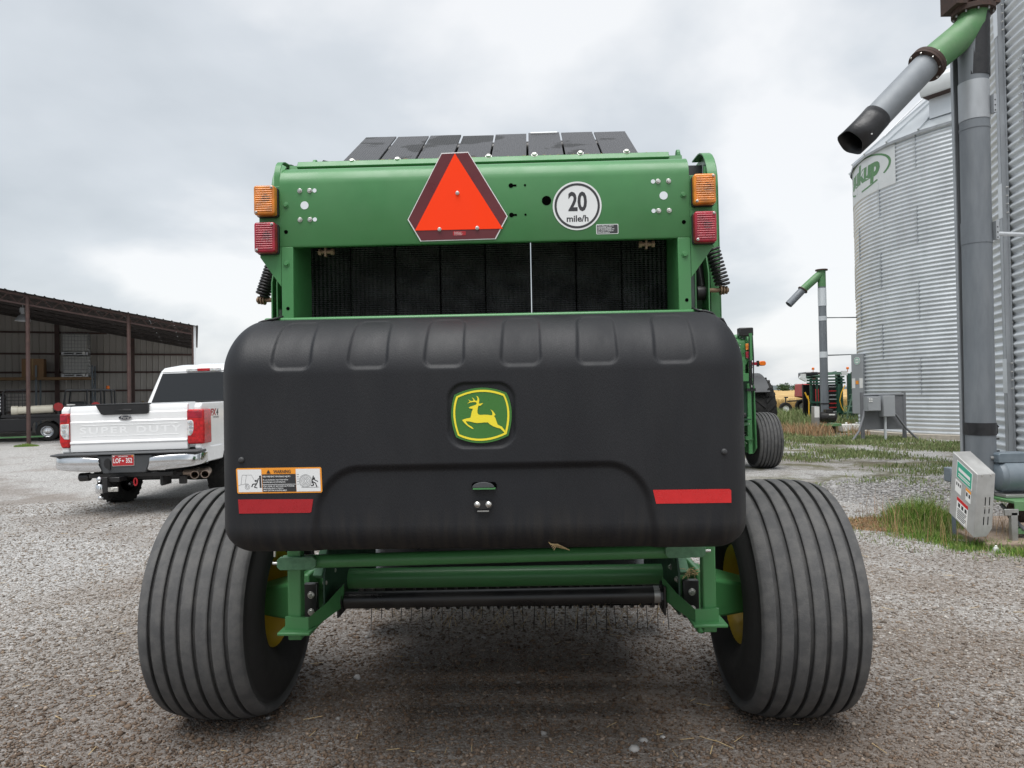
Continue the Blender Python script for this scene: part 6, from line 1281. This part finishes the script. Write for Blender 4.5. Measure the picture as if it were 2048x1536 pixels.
mb = MB(); mb.box(.95, 1.15, -.85, -.55, .35, 1.2); mb.build('fender', 'red_paint', RM, bevel=.05)
mb = MB(); mb.beam((-.75, -.3, .80), (.3, -.3, .85), .10, .08); mb.beam((-.85, -.3, .55), (-.85, -.3, 1.05), .06); mb.beam((-.92, -.3, 1.03), (-.72, -.3, 1.03), .08); mb.build('caster_arm', 'frame_black', RM)
mb = MB(); mb.lathe([(0, .18), (-.01, .34), (.02, .37), (.16, .37), (.19, .34), (.18, .18)], 28, 'y', (-.9, -.45, .37)); mb.build('caster_tyre', 'rubber_dark', RM); mb = MB(); mb.lathe([(.0, .18), (.05, .1), (.03, 0)], 20, 'y', (-.9, -.45, .37)); mb.build('caster_rim', 'galv_white', RM)

CH = thing('cattle_chute', 'dark green cattle handling chute with steps, bars and yellow hoses', 'cattle chute', (13.3, 33, 0), 0)
for k, x in enumerate((.35, .62, .82, 1.02, 1.55, 1.75)):
    mb = MB(); mb.box(x, x + .09, -.5, -.41, .15, 2.0); mb.build('frame_post', 'chute_green', CH)
for x in (1.58, 2.3): mb = MB(); mb.box(x, x + .14, -.55, -.3, .0, 2.25); mb.build('frame_post', 'chute_green', CH)
for k, (z, x0, x1) in enumerate(((2.0, .0, 1.9), (1.85, .1, 1.9), (.30, .3, 2.0), (.85, .3, 1.2), (1.72, .2, 1.95))): mb = MB(); mb.box(x0, x1, -.55, -.45, z, z + .08); mb.build('frame_rail', 'chute_light' if k == 0 else 'chute_green', CH)
mb = MB(); mb.beam((.0, -.5, 1.95), (1.55, -.5, 2.25), .10); mb.build('top_arm', 'chute_light', CH); mb = MB(); mb.beam((1.0, -.55, 2.15), (1.9, -.55, 2.2), .08); mb.build('top_arm', 'chute_light', CH)
for k in range(7): mb = MB(); z = .42 + .19 * k; mb.box(1.22, 1.56, -.47, -.42, z, z + .05); mb.build('side_slat', 'red_paint' if k in (1, 2, 5) else 'galv_dull', CH)
for k in range(5): mb = MB(); x = .45 + .12 * k; mb.box(x, x + .035, -.52, -.49, .9, 1.5); mb.build('gate_bar', 'red_paint' if k in (1, 2) else 'frame_black', CH)
mb = MB(); mb.box(.3, 1.9, .2, .3, .15, 1.7); mb.build('back_sheet', 'frame_black', CH); mb = MB(); mb.box(.3, .8, -.46, -.44, .1, .8); mb.build('kick_sheet', 'frame_black', CH)
mb = MB(); mb.box(.15, .75, -.5, .4, 2.0, 2.28); mb.build('head_housing', 'glass_dark', CH, bevel=.05); mb = MB(); mb.beam((-.15, -.55, 2.05), (.15, -.55, 1.9), .14); mb.box(-.1, .12, -.6, -.5, 2.0, 2.2); mb.build('head_bracket', 'galv_white', CH)
mb = MB(); mb.box(1.75, 2.02, -.6, -.52, 2.1, 2.3); mb.build('lamp_bracket', 'galv_white', CH)
mb = MB(); mb.box(.6, 2.2, .4, 1.4, 2.2, 2.28); mb.build('canopy', 'rust', CH)
for x in (.58, 2.17): mb = MB(); mb.cyl((x, -.3, 2.25), (x, -.3, 2.38), .015, n=8); mb.lathe([(2.38, .06), (2.46, .06), (2.49, .03), (2.49, 0)], 14, 'z', (x, -.3, 0)); mb.build('beacon', 'beacon_orange', CH)
mb = MB(); mb.tube([(1.05, -.6, 2.1), (1.10, -.62, 1.9), (1.02, -.6, 1.6)], .022, 8); mb.build('hose', 'hose_yellow', CH); mb = MB(); mb.tube([(1.88, -.62, 1.65), (1.70, -.64, 1.3), (1.62, -.64, .95), (1.68, -.63, .7), (1.78, -.62, .5)], .022, 8); mb.build('hose', 'hose_yellow', CH)
mb = MB(); mb.tube([(.18, -.6, 1.2), (.22, -.62, .9), (.20, -.62, .1)], .03, 8); mb.build('hose', 'hose_yellow', CH); mb = MB(); mb.tube([(.05, -.6, 1.35), (.15, -.62, 1.1), (.22, -.62, 1.0)], .03, 8); mb.build('hose', 'hose_yellow', CH)
mb = MB(); mb.beam((1.72, -.95, .05), (2.15, -.95, 1.55), .05); mb.build('stair_stringer', 'chute_light', CH); mb = MB(); mb.beam((2.2, -.95, .05), (2.65, -.95, 1.55), .05); mb.build('stair_stringer', 'chute_green', CH)
for k in range(6): mb = MB(); z = .12 + .27 * k; x = 1.74 + .43 * k / 5.6; mb.box(x, x + .48, -.98, -.65, z, z + .05); mb.build('stair_tread', 'chute_light', CH)
mb = MB(); mb.box(2.3, 3.4, .0, .1, .1, 2.2); mb.build('end_sheet', 'chute_green', CH)

# ------------------------------------------------------------------ loose gravel, grass, weeds
ICO = None
def ico():
    t_ = (1 + 5 ** .5) / 2
    V = np.array([(-1, t_, 0), (1, t_, 0), (-1, -t_, 0), (1, -t_, 0), (0, -1, t_), (0, 1, t_), (0, -1, -t_), (0, 1, -t_), (t_, 0, -1), (t_, 0, 1), (-t_, 0, -1), (-t_, 0, 1)], float); V /= np.linalg.norm(V[0])
    F = np.array([(0, 11, 5), (0, 5, 1), (0, 1, 7), (0, 7, 10), (0, 10, 11), (1, 5, 9), (5, 11, 4), (11, 10, 2), (10, 7, 6), (7, 1, 8), (3, 9, 4), (3, 4, 2), (3, 2, 6), (3, 6, 8), (3, 8, 9), (4, 9, 5), (2, 4, 11), (6, 2, 10), (8, 6, 7), (9, 8, 1)])
    return V, F
IV, IF = ico()
OV8 = np.array([(1, 0, 0), (0, 1, 0), (-1, 0, 0), (0, -1, 0), (0, 0, 1), (0, 0, -1)], float); OF8 = np.array([(0, 1, 4), (1, 2, 4), (2, 3, 4), (3, 0, 4), (1, 0, 5), (2, 1, 5), (3, 2, 5), (0, 3, 5)])
def stones(name, pos, size, mat, IV=IV, IF=IF):
    nv = len(IV); n = len(pos); V = np.repeat(IV[None], n, 0) * (1 + RNG.uniform(-.28, .28, (n, nv, 1))); V = V * np.array([1, 1, .62]) * (1 + RNG.uniform(-.3, .3, (n, 1, 3)))
    a = RNG.uniform(0, 6.283, n); c, s = np.cos(a), np.sin(a); X = V[..., 0] * c[:, None] - V[..., 1] * s[:, None]; Y = V[..., 0] * s[:, None] + V[..., 1] * c[:, None]
    V = np.stack([X, Y, V[..., 2]], -1) * size[:, None, None]; V[..., 0] += pos[:, 0, None]; V[..., 1] += pos[:, 1, None]; V[..., 2] += pos[:, 2, None] + size[:, None] * .22
    F = (IF[None] + (np.arange(n) * nv)[:, None, None]).reshape(-1, 3); return np_obj(name, V.reshape(-1, 3), F, mat)
def scatter(n, fx, fy):
    x, y = fx(n), fy(n); z = np.array([gz(a_, b_) for a_, b_ in zip(x, y)]); return np.stack([x, y, z], -1)
U = RNG.uniform
def near_pts(n):
    y = 1.7 + 9.5 * U(0, 1, n) ** 2.1; x = U(-1, 1, n) * (.80 * y + .5); z = np.array([gz(a_, b_) for a_, b_ in zip(x, y)]); return np.stack([x, y, z], -1)
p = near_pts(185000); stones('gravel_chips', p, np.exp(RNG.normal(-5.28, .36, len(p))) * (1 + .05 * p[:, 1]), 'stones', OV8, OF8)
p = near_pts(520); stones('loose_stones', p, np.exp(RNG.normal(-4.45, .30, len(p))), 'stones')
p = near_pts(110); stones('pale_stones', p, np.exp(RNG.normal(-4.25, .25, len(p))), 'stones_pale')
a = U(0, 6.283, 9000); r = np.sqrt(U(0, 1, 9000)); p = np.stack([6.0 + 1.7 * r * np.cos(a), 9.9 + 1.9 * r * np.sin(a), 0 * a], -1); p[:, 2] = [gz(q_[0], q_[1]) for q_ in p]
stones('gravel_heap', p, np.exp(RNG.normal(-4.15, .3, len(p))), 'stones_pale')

def blades(name, pos, h, w, mat, lean=.45):
    n = len(pos); a = U(0, 6.283, n); d = np.stack([np.cos(a), np.sin(a)], -1); b = U(0, 6.283, n); l = U(.1, 1, n) * lean * h; bend = np.stack([np.cos(b) * l, np.sin(b) * l], -1)
    V = np.zeros((n, 5, 3)); side = d * (w / 2)[:, None]
    V[:, 0, :2] = pos[:, :2] - side; V[:, 1, :2] = pos[:, :2] + side; V[:, 2, :2] = pos[:, :2] + side * .75 + bend * .3; V[:, 3, :2] = pos[:, :2] - side * .75 + bend * .3; V[:, 4, :2] = pos[:, :2] + bend
    V[:, 0, 2] = V[:, 1, 2] = pos[:, 2] - .01; V[:, 2, 2] = V[:, 3, 2] = pos[:, 2] + h * .55; V[:, 4, 2] = pos[:, 2] + h * np.sqrt(np.maximum(.15, 1 - (l / np.maximum(h, 1e-6)) ** 2 * .6))
    base = (np.arange(n) * 5)[:, None]; F = np.concatenate([base + np.array([[0, 1, 2]]), base + np.array([[0, 2, 3]]), base + np.array([[3, 2, 4]])], 0); return np_obj(name, V.reshape(-1, 3), F, mat)
def patch(cx, cy, rx, ry, n, pw=.5):
    a = U(0, 6.283, n); r = U(0, 1, n) ** pw; x = cx + rx * r * np.cos(a); y = cy + ry * r * np.sin(a); return np.stack([x, y, [gz(i, j) for i, j in zip(x, y)]], -1), r
def tufts(n, fx, fy, k, spread, mask=True):
    cx, cy = fx(n * 2), fy(n * 2)
    if mask:
        q_ = np.sin(1.3 * cx + .7 * cy) + np.sin(.8 * cx - 1.9 * cy + 1) + np.sin(2.7 * cx + 1.1 * cy) > .1; cx, cy = cx[q_], cy[q_]
    cx, cy = cx[:n], cy[:n]; n = len(cx); x = np.repeat(cx, k) + RNG.normal(0, spread, n * k); y = np.repeat(cy, k) + RNG.normal(0, spread, n * k); return np.stack([x, y, [gz(i, j) for i, j in zip(x, y)]], -1)
# bright clump round the drive box
def clumps(cx, cy, rx, ry, nt, k, hmax, spread=.05):
    c, r = patch(cx, cy, rx, ry, nt, .6); hh = hmax * (1.05 - .65 * r) * U(.45, 1., nt)
    x = np.repeat(c[:, 0], k) + RNG.normal(0, spread, nt * k); y = np.repeat(c[:, 1], k) + RNG.normal(0, spread, nt * k)
    return np.stack([x, y, [gz(i, j) for i, j in zip(x, y)]], -1), np.repeat(hh, k) * U(.35, 1., nt * k)
CL = [clumps(4.40, 7.65, .36, .50, 100, 60, .50), clumps(4.22, 7.40, .36, .36, 60, 36, .20), clumps(4.42, 6.52, .45, .13, 55, 36, .15), clumps(4.8, 6.28, .55, .12, 50, 36, .15), clumps(4.05, 7.1, .30, .32, 40, 26, .10), clumps(4.12, 6.85, .22, .20, 26, 30, .13)]
P_ = np.concatenate([c[0] for c in CL]); H_ = np.concatenate([c[1] for c in CL])
blades('grass_clump', P_, H_, U(.004, .009, len(P_)), 'grass', .75)
p1, _ = patch(3.98, 7.75, .48, .42, 4200); blades('dry_grass', p1, U(.015, .045, len(p1)), U(.006, .012, len(p1)), 'grass_dry', 1.2)
p1, _ = patch(4.3, 7.5, .35, .6, 2000); blades('short_grass', p1, U(.02, .07, len(p1)), U(.005, .010, len(p1)), 'grass', 1.0)
p1, r1 = patch(4.35, 7.2, 1.0, 1.25, 1500, .6); blades('short_grass', p1, U(.02, .09, len(p1)) * (1.1 - .5 * r1), U(.004, .009, len(p1)), 'grass_dull', 1.0)
p1, _ = patch(4.35, 7.3, .7, .8, 420); blades('dead_stems', p1, U(.12, .42, len(p1)), U(.003, .005, len(p1)), 'grass_dry', .5)
# rough growth around bin, stand and far auger
tp_ = [tufts(230, lambda n: U(5.6, 11.2, n), lambda n: U(11.5, 16.5, n), 22, .17), tufts(420, lambda n: U(7.2, 13.5, n), lambda n: U(15.5, 21.0, n), 26, .24), tufts(480, lambda n: U(6.2, 12, n), lambda n: U(19, 27, n), 28, .27), tufts(60, lambda n: U(4.4, 6.4, n), lambda n: U(8.6, 11.0, n), 22, .09)]
P_ = np.concatenate(tp_); P_ = P_[np.hypot(P_[:, 0] - BC[0], P_[:, 1] - BC[1]) > 4.75]; blades('rough_grass', P_, U(.025, .12, len(P_)) * np.clip(P_[:, 1] / 16, .5, 1.5), U(.010, .022, len(P_)) * np.clip(P_[:, 1] / 14, .7, 1.8), 'grass_dull', .8)
P_ = tufts(55, lambda n: U(8.9, 11.6, n), lambda n: U(21.5, 24.5, n), 34, .22); P_ = P_[np.hypot(P_[:, 0] - BC[0], P_[:, 1] - BC[1]) > 4.8]; blades('dry_weeds', P_, U(.15, .5, len(P_)), U(.012, .022, len(P_)), 'grass_dry', .6)
P_ = np.concatenate([tufts(900, lambda n: U(7, 30, n), lambda n: U(26, 46, n), 30, .5)]); blades('verge_grass', P_, U(.15, .55, len(P_)), U(.02, .05, len(P_)), 'grass_dull', .6)
P_ = np.stack([U(5, 60, 26000), U(46, 62, 26000) ** 1.0, np.zeros(26000)], -1); P_[:, 1] = 51 + 9 * U(0, 1, len(P_)) ** 2; blades('crop_edge', P_, U(.5, .95, len(P_)), U(.02, .05, len(P_)), 'wheat', .35)
for (cx, cy, rx, ry, n, lb) in ((-17.6, 25.7, .42, .3, 700, 'a'), (-16.0, 26.5, .4, .2, 420, 'b')):
    p1, r1 = patch(cx, cy, rx, ry, n); blades('yard_weeds', p1, .16 * (1 - .6 * r1) * U(.5, 1, n), U(.01, .02, n), 'grass', .7)
BT = thing('white_bottle', 'small white plastic bottle standing in the grass at right', 'bottle', (4.32, 6.40, 0), .4)
mb = MB(); mb.lathe([(0, 0), (0, .020), (.008, .024), (.042, .024), (.057, .015), (.064, .009), (.071, .009), (.071, 0)], 20, 'z'); o = mb.build('bottle_body', 'plastic_white', BT); o.rotation_euler = (.2, -.25, 0)

# chopped straw and dry stalks lying about the yard
n = 320; y = 1.8 + 7.5 * U(0, 1, n) ** 1.5; x = U(-1, 1, n) * (.75 * y + .4); a = U(0, 3.14, n); l = U(.012, .045, n); w = U(.0012, .0022, n); z = np.array([gz(i, j) for i, j in zip(x, y)]) + U(.006, .012, n)
d = np.stack([np.cos(a), np.sin(a), U(-.12, .12, n)], -1) * l[:, None]; s_ = np.stack([-np.sin(a), np.cos(a), 0 * a], -1) * w[:, None]; c = np.stack([x, y, z], -1); up = np.array([0, 0, .0018])
V = np.stack([c - d - s_, c - d + s_, c + d + s_, c + d - s_, c - d + up, c + d + up], 1); F = (np.arange(n) * 6)[:, None, None] + np.array([[0, 1, 4, 4], [3, 5, 2, 2]])[None, :, :] * 0
F4 = np.concatenate([(np.arange(n) * 6)[:, None] + np.array([[0, 3, 5, 4]]), (np.arange(n) * 6)[:, None] + np.array([[1, 4, 5, 2]])], 0)
np_obj('straw_litter', V.reshape(-1, 3), F4, 'straw')
